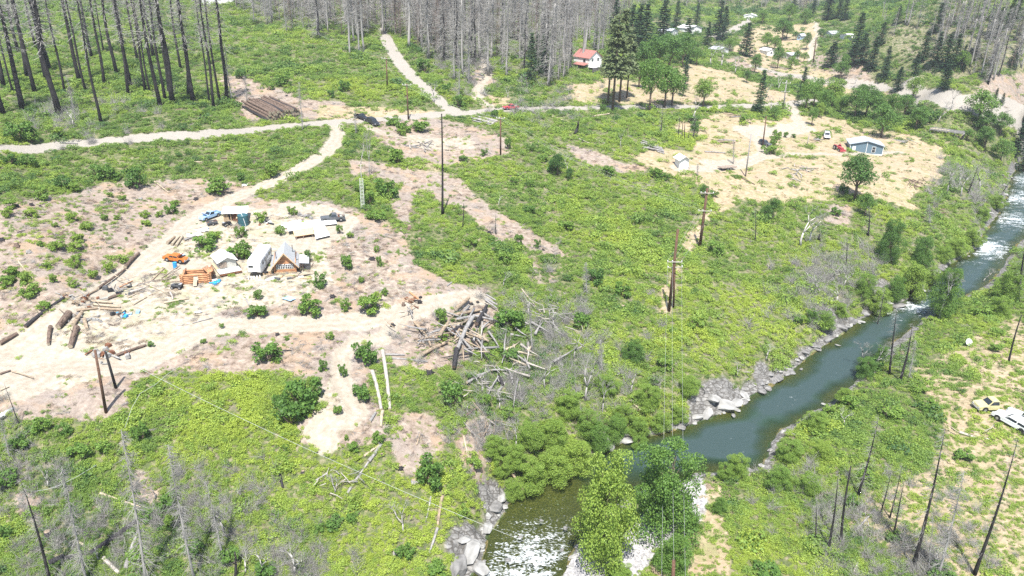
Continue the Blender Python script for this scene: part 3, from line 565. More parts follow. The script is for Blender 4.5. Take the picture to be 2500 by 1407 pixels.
# things one can find in the photo, for telling look-alikes apart in words
MARKS = [('the log cabin', 695, 640), ('the white camper', 632, 640), ('the canvas tent', 545, 650), ('the orange log crib', 480, 680), ('the orange car', 430, 632), ('the water tank', 595, 535), ('the tin roofed woodshed', 575, 515),
 ('the grey work truck', 810, 533), ('the light blue pickup', 512, 528), ('the black vehicles', 903, 300), ('the red truck', 1245, 262), ('the log deck', 665, 270), ('the blue house', 2095, 345), ('the tiny white shed', 1668, 400),
 ('the red roofed house', 1443, 155), ('the fork in the road', 1125, 275), ('the lattice mast', 887, 480), ('the grey log heap', 1165, 297), ('the twin pole pair', 258, 900), ('the tangled burnt logs', 1090, 820), ('the weathered timber tangle', 1210, 950),
 ('the crossarm pole', 1640, 660), ('the second utility pole', 1715, 530), ('the bridge remains', 2320, 330), ('the river rapids at the bottom', 1280, 1370), ('the upstream rapids', 2430, 560), ('the pale yellow pickup', 2405, 998), ('the satellite dish', 2363, 832),
 ('the white wrecks', 2470, 1035), ('the white bedrock ledge', 1760, 990), ('the gravel bar', 1560, 1330), ('the twin white logs', 930, 940), ('the round dirt clearing', 790, 1050), ('the lone oak in the dry field', 2085, 420), ('the teal pool', 1750, 1080),
 ('the burnt trunk stand', 250, 150), ('the far gravel lane', 1000, 180), ('the highway', 2350, 255), ('the black log kerb', 110, 765), ('the blue tarp junk', 303, 768), ('the dirt track fork', 880, 800), ('the bottom left fallen log', 280, 1315),
 ('the lime streamside tree', 1470, 1260), ('the far valley road', 1990, 90), ('the grey brush heap', 1025, 355), ('the root wad pile', 2240, 453), ('the red tractor', 2047, 367), ('the tall bare pole tree', 1078, 400)]
def where(px, py, skip=None):
    best = None
    for nm, x, y in MARKS:
        if nm == skip: continue
        d = math.hypot((px - x), (py - y) * 1.3)
        if best is None or d < best[0]: best = (d, nm, x, y)
    d, nm, x, y = best; dx, dy = px - x, (py - y) * 1.3
    if abs(dx) > 2.2 * abs(dy): r = 'right of' if dx > 0 else 'left of'
    elif abs(dy) > 2.2 * abs(dx): r = 'in front of' if dy > 0 else 'behind'
    else: r = ('to the front ' if dy > 0 else 'behind and ') + ('right of' if dx > 0 else 'left of')
    far = 'just ' if d < 75 else ('' if d < 170 else 'well ')
    return far + r + ' ' + nm
AUTO = []
def auto(o, base, cat, px, py, group=None):
    """label with a landmark; look-alikes at the same landmark are told apart at the end"""
    tag(o, None, cat, group); AUTO.append((o, base, px, py)); return o
ORD = ['leftmost', 'second from left', 'third from left', 'fourth from left', 'fifth from left', 'sixth from left']
def finish_labels():
    D = {}
    for o, base, px, py in AUTO: D.setdefault((base, base + ' ' + where(px, py)), []).append((px, o))
    for (base, lab), L in D.items():
        L.sort(key=lambda t: t[0])
        for i, (px, o) in enumerate(L):
            w_ = lab.split()
            if len(L) == 1: o['label'] = ' '.join(w_[:16])
            elif len(L) <= 6 and len(w_) <= 12: o['label'] = lab + ', ' + (ORD[i] if i < len(L) - 1 or len(L) == 6 else 'rightmost') + ' there'
            elif len(w_) <= 12 and len(L) > 6: o['label'] = lab + (', in the left part' if i < len(L) / 2 else ', in the right part')
            else: o['label'] = ' '.join(w_[:16])
            if len(L) > 1 and 'group' not in o: o['group'] = base + 's'

# ---------------------------------------------------------------- plant models, all one metre tall
M_CHAR = mat('charred_bark', (.022, .020, .020), .9, var=.5, scale=14, bump=.4)
M_GREYW = mat('weathered_wood', (.30, .285, .265), .9, var=.3, scale=10, bump=.3, stretch=(1, 1, .2))
M_BARK = mat('brown_bark', (.13, .095, .07), .9, var=.35, scale=10, bump=.4)
M_PALEB = mat('pale_bark', (.42, .40, .36), .85, var=.25, scale=8)
M_TWIG = mat('grey_twigs', (.28, .27, .25), .9, var=.25, scale=2, bump=0)
M_TWIGB = mat('brown_twigs', (.17, .13, .11), .9, var=.3, scale=2, bump=0)
def ribbons(name, segs, m, seed=0):
    """thin three-sided twigs from (p0, p1, w0, w1) rows"""
    S = np.array([(*a, *b, c, d) for a, b, c, d in segs], float); p0, p1 = S[:, :3], S[:, 3:6]; d = p1 - p0; d /= np.linalg.norm(d, axis=1)[:, None] + 1e-9
    r = np.random.RandomState(seed); a = np.cross(d, r.normal(size=d.shape)); a /= np.linalg.norm(a, axis=1)[:, None] + 1e-9; b = np.cross(d, a); V = []
    for p, w_ in ((p0, S[:, 6:7]), (p1, S[:, 7:8])):
        for k in range(3): t = k * 2.0944; V.append(p + (a * math.cos(t) + b * math.sin(t)) * w_)
    V = np.stack(V, 1).reshape(-1, 3); o = (np.arange(len(S)) * 6)[:, None]
    F = np.concatenate([o + np.array([[k, (k + 1) % 3, (k + 1) % 3 + 3, k + 3]]) for k in range(3)], 0); return mesh_np(name, V, F, [m])
def snag_parts(seed, kind):
    """a dead tree: kind 'char' bare black pole with a thin grey top; 'fir' twiggy all the way; 'pole' stubs only; 'fork' dead oak"""
    r = random.Random(seed); mt = MB(); segs = []; bx, by = r.uniform(-.02, .02), r.uniform(-.02, .02)
    def ax(z): return Vector((bx * math.sin(z * 3) + .006 * math.sin(z * 9 + seed), by * math.sin(z * 2.5), z))
    if kind != 'fork':
        zs = [i / 9 for i in range(10)]; R0 = .0135; top = .42 if kind == 'char' else .1 if kind != 'pole' else .45
        mt.tube([ax(z) - Vector((0, 0, .02)) if z == 0 else ax(z) for z in zs], [R0 * (1.25 if z == 0 else 1) * (1 - z) + R0 * top * z for z in zs], 7)
        n, lo = {'char': (230, .42), 'fir': (360, .08), 'pole': (26, .3), 'black': (150, .12)}[kind]
        bands = [r.uniform(.25, 1.35) for _ in range(24)]; bias = r.uniform(0, 6.283)
        for i in range(n):
            z = lo + (1 - lo) * r.random() ** (.8 if kind == 'fir' else .75); L = (.030 + .11 * (1 - z) ** .7) * r.uniform(.5, 1.15) * (.35 if kind == 'pole' else .9 if kind == 'black' else 1)
            if kind in ('fir', 'char'): L *= bands[int(z * 23)]
            t = r.uniform(0, 6.283) if r.random() < .7 else bias + r.gauss(0, .5); dr = r.uniform(-.75, .15); d = Vector((math.cos(t), math.sin(t), dr)).normalized(); p = ax(z); e = p + d * L; w_ = .0016 if kind != 'black' else .0010
            segs.append((p, e, w_, w_ * .4))
            if kind != 'pole':
                for _ in range(3 if kind == 'fir' else 2):
                    f = r.uniform(.3, .95); s_ = p.lerp(e, f); d2 = (d + Vector((r.uniform(-.8, .8), r.uniform(-.8, .8), r.uniform(-.9, .3)))).normalized(); segs.append((s_, s_ + d2 * L * r.uniform(.25, .5), w_ * .55, w_ * .25))
    else:
        def grow(p, d, L, rad, dep):
            q = p + d * L; (mt.tube([p, p.lerp(q, .5) + Vector((r.uniform(-1, 1), r.uniform(-1, 1), 0)) * L * .05, q], [rad, rad * .85, rad * .65], 6) if dep < 3 else segs.append((p, q, rad, rad * .6)))
            if dep >= 6: return
            for _ in range(2 if dep < 3 else 3):
                nd = (d + Vector((r.uniform(-1, 1), r.uniform(-1, 1), r.uniform(-.35, .5))) * (.62 if dep < 3 else .9)).normalized(); grow(q, nd, L * r.uniform(.58, .8), rad * .6, dep + 1)
        grow(Vector((0, 0, -.02)), Vector((r.uniform(-.15, .15), 0, 1)).normalized(), .30, .022, 0)
    return mt, segs
def make_snag(name, seed, kind, mt_, mtw):
    o = empty(name, (0, 0, 0)); m, segs = snag_parts(seed, kind); m.part('trunk', mt_, o, True); tag(link('branches', ribbons('branches', segs, mtw, seed), o), kind='stuff'); return o
def make_crown_tree(name, seed, n, spread, sq, bark=M_BARK, trunk=.34, leaf=.055, dens=.5, low=.0):
    r = random.Random(seed); o = empty(name, (0, 0, 0)); m = MB(); B = []
    m.tube([(0, 0, -.03), (r.uniform(-.02, .02), 0, trunk * .6), (r.uniform(-.03, .03), r.uniform(-.03, .03), trunk + .22)], [.034, .026, .016], 7)
    for i in range(9):
        t = i * 2.4 + r.random(); R_ = spread * r.uniform(.25, .62); z = trunk + .10 + (1 - trunk - .24) * (i / 8.0) ** .9; k = 1 - .65 * (i / 8) ** 2.2
        c = Vector((math.cos(t) * R_ * k, math.sin(t) * R_ * k, z)); m.tube([(0, 0, trunk * .8 + .15 * i / 8), (c.x * .5, c.y * .5, (trunk + z) / 2 + .02), c], [.013, .009, .004], 5)
        B.append((c.x, c.y, c.z, spread * r.uniform(.30, .46), sq)); 
        for _ in range(2): B.append((c.x + r.uniform(-.2, .2) * spread, c.y + r.uniform(-.2, .2) * spread, c.z + r.uniform(-.10, .08), spread * r.uniform(.16, .28), sq))
    m.part('trunk', bark, o, True); V, F = leafcloud(n, B, leaf, seed, .5, dens); V[:, 2] = np.clip(V[:, 2], low, 1.02); c = tag(link('crown', mesh_np('crown', V, F, [M_LEAF]), o), kind='stuff'); return o
def make_full_tree(name, seed, n, leaf=.017):
    """a streamside tree leafy from the ground up"""
    r = random.Random(seed); o = empty(name, (0, 0, 0)); m = MB(); B = []
    for k in range(3): a = k * 2.1 + r.random(); m.tube([(math.cos(a) * .02, math.sin(a) * .02, -.03), (math.cos(a) * .08, math.sin(a) * .08, .4), (math.cos(a) * .10, math.sin(a) * .10, .66)], [.016, .010, .003], 6)
    for i in range(34):
        z = .07 + .86 * (i / 33); rad = .46 * math.sqrt(max(.03, 1 - ((z - .40) / .62) ** 2)) * r.uniform(.72, 1.08); a = i * 2.4 + r.random(); q = rad * (r.uniform(.25, .85)); s_ = r.uniform(.12, .21) * (1 - .45 * z); B.append((math.cos(a) * q, math.sin(a) * q, z, s_, 1.05))
        m.tube([(0, 0, z * .6), (math.cos(a) * q * .6, math.sin(a) * q * .6, z * .92)], [.005, .002], 4)
    m.part('trunk', M_BARK, o, True); V, F = leafcloud(n, B, leaf, seed, .5, .45); V[:, 2] = np.clip(V[:, 2], -.02, 1.02); tag(link('crown', mesh_np('crown', V, F, [M_LEAF]), o), kind='stuff'); return o
def make_conifer(name, seed, n, R_, low, gap=0.0, bark=M_BARK):
    r = random.Random(seed); o = empty(name, (0, 0, 0)); MB().tube([(0, 0, -.02), (0, 0, .5), (0, 0, .97)], [.016, .010, .002], 6).part('trunk', bark, o, True); q = []
    rs = np.random.RandomState(seed); lv = 22
    for i in range(lv):
        z = low + (1 - low) * (i / lv) ** .95; rad = R_ * ((1 - (z - low) / (1 - low)) ** .75) * r.uniform(.75, 1.15) + .012
        if r.random() < gap: continue
        nb = max(5, int(11 * (1 - i / lv)) + 4)
        for b in range(nb):
            t = r.uniform(0, 6.283); L = rad * r.uniform(.6, 1.15); k = max(3, int(n / (lv * nb)))
            f = rs.rand(k) ** .6; x = np.cos(t) * f * L; y = np.sin(t) * f * L; zz_ = z - f * L * .38 + f ** 3 * L * .25
            q.append(np.stack([x + rs.normal(0, .012, k), y + rs.normal(0, .012, k), zz_ + rs.normal(0, .006, k), np.full(k, t)], -1))
    Q = np.concatenate(q); k = len(Q); c = Q[:, :3]; t = Q[:, 3] + rs.normal(0, .6, k); u = np.stack([np.cos(t), np.sin(t), -.3 + rs.normal(0, .25, k)], -1) * .017; v = np.stack([-np.sin(t), np.cos(t), rs.normal(0, .5, k)], -1) * .0085
    V = np.stack([c - u, c + v, c + u, c - v], 1).reshape(-1, 3); tag(link('crown', mesh_np('crown', V, np.arange(4 * k).reshape(-1, 4), [M_NEEDLE]), o), kind='stuff'); return o
def make_shrub(name, seed, n=820, leaf=.10):
    o = empty(name, (0, 0, 0)); m = MB(); r = random.Random(seed)
    for i in range(7): t = i * .9; m.tube([(0, 0, -.03), (math.cos(t) * .22, math.sin(t) * .22, .35), (math.cos(t) * .4, math.sin(t) * .4, .65)], [.022, .014, .006], 4)
    m.part('stems', M_BARK, o); V, F = leafcloud(n, lumps(15, .36, .62, .09, .25, seed, .12, .9), leaf, seed, .45, .55); tag(link('foliage', mesh_np('foliage', V, F, [M_LEAF]), o), kind='stuff'); return o
SNAG = {'char': [make_snag('charred_fir_tree', 300 + i, 'char', M_CHAR, M_TWIG) for i in range(4)], 'fir': [make_snag('dead_fir_tree', 320 + i, 'fir', M_GREYW, M_TWIG) for i in range(3)],
        'grey': [make_snag('burnt_forest_tree', 340 + i, 'fir' if i % 2 else 'char', M_CHAR if i % 4 == 1 else M_GREYW, M_TWIG) for i in range(5)], 'pole': [make_snag('dead_pole_tree', 360 + i, 'pole', M_CHAR, M_TWIGB) for i in range(2)],
        'black': [make_snag('burnt_pine_tree', 370 + i, 'black', M_CHAR, M_TWIG) for i in range(3)], 'fork': [make_snag('dead_oak_tree', 380 + i, 'fork', M_GREYW, M_TWIG) for i in range(4)], 'white': [make_snag('bleached_dead_tree', 390 + i, 'fork', M_PALEB, M_TWIG) for i in range(2)]}
OAK = [make_crown_tree('oak_tree', 400 + i, 3800, .50, .85, leaf=.032) for i in range(5)]
ALDER = [make_full_tree('alder_tree', 420 + i, 19000, .0195) for i in range(4)]
PINE = [make_conifer('pine_tree', 440 + i, 5200, .15, .36, .22) for i in range(3)]
FIR = [make_conifer('fir_tree', 450 + i, 4600, .20, .06) for i in range(4)]
CYP = [make_conifer('cedar_tree', 460 + i, 5200, .24, .14) for i in range(2)]
SHRUB = [make_shrub('shrub', 470 + i) for i in range(6)]
def cosd(p): return max(.3, math.hypot(p[0], p[1]) / math.hypot(p[0], p[1], H - p[2]))
def tint(o, v):
    for c in o.children: c.color = (min(1, max(0, v)), .5, .5, 1)
def plant(kind, px, py, hpx, wk, tn, base, cat, group=None, rz=None, sink=.0, lean=None):
    P = PT(px, py); k = mpp(P); h = hpx * k / cosd(P); pr = R.choice(kind); o = use(pr, (P[0], P[1], P[2] - sink * h), R.uniform(0, 6.28) if rz is None else rz, (h * wk, h * wk, h))
    if lean: o.rotation_euler = (lean[1], lean[0], R.uniform(-.4, .4))
    if tn is not None: tint(o, tn)
    auto(o, base, cat, px, py, group); return o
# ---------------------------------------------------------------- burnt trunks of the left slope: base pixel and trunk width in pixels
for px, py, wd in [(8,279,9),(54,266,11),(10,213,8),(68,188,8),(85,226,8),(112,199,6),(142,280,12),(159,228,5),(196,202,8),(210,222,5),(246,301,6),(254,210,6),(283,181,7),(313,230,6),(320,215,8),(355,225,6),(367,228,4),(392,262,8),(402,245,6),(411,228,5),(424,256,10),(472,250,9),(463,238,7),(512,250,4),(523,264,6),(536,245,5),(552,245,8),(43,125,6),(252,122,3),(31,225,4),(120,170,7),(180,150,5),(225,140,6),(335,150,5),(375,140,6),(440,170,5),(300,110,5),(90,120,5)]:
    P = PT(px, py); k = mpp(P); h = R.uniform(27, 38); rr = 1.2 * wd * k / 2 / .0135; o = use(SNAG['char'][R.randrange(4)], P, R.uniform(0, 6.28), (rr, rr, h)); o.children[0].scale = (1, 1, 1)
    auto(o, ('very thick' if wd > 9 else 'thick' if wd > 7 else 'middling' if wd > 5 else 'slender') + ' black charred fir trunk', 'burnt tree', px, py, 'charred firs on the left slope')
for px, py, wd, hp in [(566,245,3,130),(603,247,2.5,60),(740,320,2.5,115),(185,300,3,110),(1120,245,3,120),(620,60,3,90),(700,80,3,110),(870,330,2,60)]:
    P = PT(px, py); k = mpp(P); h = hp * k / cosd(P); rr = max(wd * k / 2 / .0135, h * .6); auto(use(SNAG['fir'][R.randrange(3)], P, R.uniform(0, 6.28), (rr, rr, h)), 'thin grey dead tree', 'dead tree', px, py)
# ---------------------------------------------------------------- the grey burnt forest: single trees in front, the mass behind
def forest(n, poly, base, group, hr=(18, 27), dens=None, minsep=0):
    xs = [p[0] for p in poly]; ys = [p[1] for p in poly]; P = np.array(poly, float); out = []
    while len(out) < n:
        x = NP.uniform(min(xs), max(xs), 400); y = NP.uniform(min(ys), max(ys), 400); ok = sdist(x, y, P, 1.0) > 0
        for a, b in zip(x[ok], y[ok]):
            if len(out) < n: out.append((a, b))
    W = PTS(out)
    for (px, py), w_ in zip(out, W):
        h = R.uniform(*hr); ww = h * R.uniform(1.0, 1.7); auto(use(SNAG['grey'][R.randrange(5)], tuple(w_), R.uniform(0, 6.28), (ww, ww, h)), base, 'burnt tree', px, py, group)
forest(120, [(650,60),(760,105),(850,140),(930,130),(960,100),(1030,150),(1080,200),(1140,215),(1210,180),(1260,200),(1330,215),(1400,185),(1470,150),(1480,60),(1300,40),(1000,30),(700,20)], 'bare grey tree at the edge of the burnt forest', 'grey trees of the burnt forest')
forest(50, [(2080,30),(2200,60),(2280,110),(2330,170),(2420,210),(2500,170),(2540,60),(2400,30)], 'bare grey tree on the right hillside', 'grey trees of the right hillside', (12, 20))
forest(16, [(1290,190),(1400,200),(1390,150),(1300,150)], 'leafless grey tree by the meadow edge', 'grey trees by the meadow', (14, 20))
fc = bpy.data.collections.new('far_tree_sources'); 
for i in range(5):
    m, sg = snag_parts(520 + i, 'fir'); sg = sg[:700]; me = ribbons('far_tree', sg + [((0, 0, -.02), (0, 0, .5), .007, .005), ((0, 0, .5), (0, 0, 1), .005, .001)], M_TWIGB if i == 4 else M_TWIG, i); src_obj('far_tree_%d' % i, me, fc)
def mass():
    y = NP.uniform(255, 1250, 26000); x = NP.uniform(-.85, .85, 26000) * y; z = height(x, y); px, py = to_px(x, y, z)
    inz = (sdist(px, py, np.array([(640,60),(850,95),(960,85),(1080,150),(1300,150),(1480,80),(1560,20),(1800,15),(1960,30),(2100,-10),(2250,10),(2560,-200),(2560,-400),(-100,-400),(-100,-10),(500,-20)], float), 1.0) > 0)
    far = inz & (py > -330); rgt = sdist(px, py, np.array([(2120,60),(2300,60),(2560,0),(2560,200),(2400,190),(2250,130)], float), 1.0) > 0
    keep = (far & (NP.rand(len(x)) < .55)) | (rgt & (NP.rand(len(x)) < .26)); x, y, z = x[keep], y[keep], z[keep]; n = len(x); h = NP.uniform(15, 26, n) * np.where(rgt[keep], .7, 1); w_ = h * NP.uniform(1.1, 1.9, n)
    print('mass', n); scatter('burnt_forest', 'mass of leafless grey burnt forest on the far slopes', np.stack([x, y, z], -1), np.stack([w_, w_, h], -1), np.stack([0 * x, 0 * x, NP.rand(n) * 6.28], -1), NP.rand(n), NP.randint(0, 5, n), fc)
mass()
# ---------------------------------------------------------------- conifers: base x, base y, height px, tint
for px, py, h, t in [(1495,272,235,.80),(1512,250,215,.78),(1484,252,195,.75),(1530,240,175,.72)]: plant(PINE, px, py, h, .88, t + .1, 'tall olive pine with a bare lower trunk', 'pine tree')
for px, py, h, wk, t in [(1556,130,115,1.2,.30),(1572,140,125,1.1,.28),(1615,120,115,1.3,.22),(1540,110,95,1.2,.3),(1672,153,105,1.1,.26),(1726,115,60,1.3,.28),(1752,100,95,1.2,.22),(1765,98,80,1.2,.24),(1820,138,80,1.6,.25),(1650,70,65,1.2,.3),(1500,90,90,1.2,.35),(1430,50,55,1.3,.4),(1700,60,50,1.3,.3),
  (1982,45,50,1.2,.22),(2019,50,62,1.9,.16),(2046,45,50,1.5,.2),(2060,50,60,1.2,.22),(2087,135,100,1.1,.22),(2028,163,60,2.0,.24),(2127,171,80,1.2,.25),(2102,158,75,1.3,.27),(2080,160,60,1.5,.25),(2156,197,82,.95,.3),(2303,220,62,1.6,.2),(2190,222,58,1.4,.22),(2230,188,60,1.2,.28),(2286,80,70,1.2,.28),(2430,95,75,1.2,.32),(2460,70,70,1.2,.28),(2480,50,60,1.2,.25),(2252,150,72,1.2,.3),(2281,160,80,1.2,.3),(2303,170,85,1.2,.28),(2326,165,80,1.2,.3),(2345,170,60,1.2,.3),(2470,165,45,1.5,.25),(2430,240,25,1.4,.3),(2445,255,28,1.3,.28),(2150,110,55,1.2,.3),(1936,30,40,1.3,.25),(2190,60,45,1.3,.3),(2500,330,70,1.5,.2),(2480,380,80,1.4,.24),(2495,420,60,1.5,.3),(2400,25,40,1.3,.3),(2380,130,50,1.2,.28)]:
    plant(FIR, px, py, h, wk, t, 'dark green fir', 'fir tree')
for px, py, h, wk, t in [(1851,278,105,.75,.36),(1957,232,66,.85,.30),(1948,250,40,1.0,.36),(1295,205,120,.7,.42),(1325,192,105,.8,.45),(1310,175,90,.7,.42),(1668,235,100,.6,.36)]: plant(CYP, px, py, h, wk, t, 'narrow green cedar', 'cedar tree')
# ---------------------------------------------------------------- broadleaf trees: base x, base y, height px, width factor, tint
for px, py, h, wk, t, nm in [(1585,272,125,.8,.42,'tall oak with a bare pale trunk'),(1622,262,100,1.1,.40,'dense green oak'),(1640,258,88,1.0,.42,'dense green oak'),(1600,185,90,1.2,.26,'dark broad oak'),(1632,180,95,1.3,.26,'dark broad oak'),(1665,165,80,1.0,.3,'dark broad oak'),(1575,180,75,1.2,.3,'dark broad oak'),(1560,215,60,1.2,.4,'olive oak'),
  (1966,272,75,1.1,.45,'olive orchard oak'),(2010,280,60,1.2,.38,'olive orchard oak'),(2030,262,70,1.2,.62,'bright green leafy oak'),(1981,306,42,1.0,.40,'small domed oak'),(1998,287,36,1.0,.72,'small bright green tree'),(2085,294,76,1.25,.30,'dark olive oak with two trunks'),(2112,290,80,1.0,.28,'dark oak'),(2130,296,70,1.2,.32,'dark oak'),(2150,336,80,1.35,.34,'sparse grey green oak with a white trunk'),(2175,290,60,1.2,.36,'grey green oak'),(2205,290,58,1.2,.38,'grey green oak'),(2235,318,56,1.3,.36,'sparse grey green oak'),(1888,292,30,1.3,.36,'small round oak'),(2385,305,85,1.25,.48,'rusty green leaning oak'),(2400,330,60,1.3,.25,'dark oak'),(2225,250,62,.9,.62,'yellow green oak'),
  (1925,55,45,1.0,.5,'pale green far oak'),(1908,100,52,1.3,.28,'dark far oak'),(1920,95,40,1.0,.25,'dark far oak'),(1965,60,36,1.2,.35,'round far oak'),(1968,122,40,.7,.2,'dark thin oak'),(1897,168,55,.9,.34,'olive far oak'),(1930,170,32,1.2,.5,'small pale green orchard tree'),(1962,152,24,1.2,.55,'small pale green orchard tree'),(1945,150,26,1.2,.3,'small dark orchard tree'),(2002,95,24,1.2,.2,'small dark tree'),(1942,98,20,1.2,.2,'small dark tree'),(1871,120,40,1.2,.55,'bright green bushy tree'),(1890,125,34,1.2,.5,'bright green bushy tree'),(1860,60,34,1.2,.5,'pale green far oak'),(2050,195,45,1.3,.34,'olive oak'),(2060,175,40,1.2,.4,'olive oak'),(1842,180,46,1.0,.34,'olive far oak'),(1822,203,30,1.0,.2,'dark round bush tree'),(1780,125,30,1.3,.5,'pale green tree'),(1700,160,40,1.2,.35,'olive far oak'),(2345,175,50,1.0,.5,'yellow green oak'),(1985,262,70,1.0,.42,'olive orchard oak'),(2050,280,40,1.2,.5,'small olive oak'),(2100,245,40,1.2,.3,'olive oak'),
  (2440,330,55,1.2,.35,'river edge oak'),(2400,370,60,1.2,.3,'river edge oak'),(2440,400,60,1.2,.4,'river edge oak'),(2360,345,30,1.3,.4,'river edge oak'),(1715,262,0,0,0,'')]:
    if h: plant(OAK, px, py, h, wk * .88, t + .06, nm, 'oak tree')
plant([SNAG['white'][0]], 1686, 296, 95, .9, None, 'leaning white barked tree with a thin pale crown', 'tree', lean=(.32, 0)); plant(OAK, 1716, 262, 66, 1.1, .68, 'thin pale green round crowned tree', 'tree')
plant(OAK, 2084, 490, 112, 1.05, .27, 'lone wind shaped oak in the dry field', 'oak tree')
for px, py, h, t, nm in [(1884,536,54,.3,'burnt oak with a green top'),(1868,540,40,.3,'burnt oak with a green top'),(1718,485,34,.3,'small dark oak with a thin trunk'),(2110,530,60,.4,'grey green oak'),(1692,340,40,.35,'spindly dark oak'),(1360,430,55,.2,'dark leaning oak brush'),(1390,440,30,.2,'dark leaning oak brush')]: plant(OAK, px, py, h, .9, t, nm, 'oak tree')
# streamside alders and willows: base x, y, height px, width factor, tint
for px, py, h, wk, t, nm in [(1470,1375,235,.94,.84,'big lime green streamside alder'),(1620,1288,192,1.30,.46,'big dark green streamside alder'),(1645,1400,95,1.2,.50,'grey green willow bush'),(1512,1412,32,2.6,.7,'low lime willow'),
  (1408,1150,95,1.6,.72,'lime green bank tree'),(1345,1175,100,1.5,.66,'lime green bank tree'),(1300,1195,95,1.4,.64,'lime green bank tree'),(1255,1140,70,1.6,.6,'green bank tree'),(1350,1090,85,1.6,.62,'green bank tree'),(1290,1090,80,1.5,.58,'green bank tree'),(1205,1110,60,1.8,.6,'green bank tree'),(1460,1100,90,1.2,.36,'dark bank tree'),(1430,1060,80,1.4,.5,'green bank tree'),(1500,1070,75,1.4,.42,'green bank tree'),(1560,1065,60,1.5,.55,'green bank tree'),(1520,1030,60,1.4,.6,'green bank tree'),(1610,1050,60,1.5,.6,'green bank tree'),(1655,1030,50,1.6,.6,'green bank tree'),(1680,960,45,1.8,.6,'green bank bush'),(1580,990,55,1.6,.6,'green bank bush'),(1250,1215,45,1.5,.62,'green bank bush'),(1225,1160,50,1.3,.62,'green bank bush'),(1480,960,50,1.6,.55,'green bank bush'),(1390,1010,60,1.5,.6,'green bank bush'),(1560,1100,40,1.3,.5,'green bank bush'),
  (2162,640,122,.75,.32,'dark columnar alder'),(2246,655,90,1.0,.38,'dark columnar alder'),(2218,728,100,1.2,.68,'lime bank alder'),(2142,765,70,1.4,.66,'lime bank alder'),(2180,735,70,1.1,.35,'dark bank alder'),(2110,720,60,1.2,.5,'bank alder'),(2270,690,45,1.4,.6,'bank alder'),(2330,625,50,1.8,.66,'lime bank bush'),(2370,600,50,1.6,.66,'lime bank bush'),(2300,640,45,1.5,.6,'lime bank bush'),(2430,510,40,1.6,.6,'lime bank bush'),(2010,800,45,1.6,.5,'bank bush'),(1980,790,40,1.4,.3,'dark bank bush'),(2050,770,35,1.6,.6,'lime bank bush'),(2395,540,40,1.6,.6,'lime bank bush'),
  (2455,735,110,1.1,.55,'olive river bank tree'),(2478,700,90,1.2,.6,'olive river bank tree'),(2440,770,70,1.4,.6,'olive river bank tree'),(1545,880,55,1.5,.36,'dark brush clump'),(1800,1160,55,1.4,.72,'lime willow by the pool'),(1770,1165,40,1.4,.66,'lime willow by the pool'),(1925,1120,50,1.8,.55,'pale green bank brush'),(1990,1050,50,1.8,.6,'pale green bank brush'),(1900,1190,55,1.6,.48,'green bank brush'),(2000,1120,50,1.5,.72,'lime bank brush'),(1970,1200,50,1.6,.55,'green bank brush'),(2110,920,55,1.3,.4,'dark willow'),(2060,980,35,1.8,.6,'pale bank brush'),(2150,880,40,1.4,.4,'dark willow'),(1755,1250,38,1.2,.5,'round gravel bar willow'),(1690,1290,40,1.3,.5,'gravel bar willow')]:
    plant(ALDER, px, py, h * (1 if h > 150 else .68 if 'bank tree' in nm else .85), wk * (.66 if h > 150 else .92), t + (.12 if 'bank' in nm else 0), nm, 'bush' if 'bush' in nm or 'brush' in nm or 'willow' in nm else 'alder tree')
plant([SNAG['fork'][0]], 2292, 778, 130, .75, None, 'sparse olive twiggy alder by the river', 'alder tree'); plant(ALDER, 2300, 775, 120, .7, .5, 'thin leaved part green alder', 'alder tree')
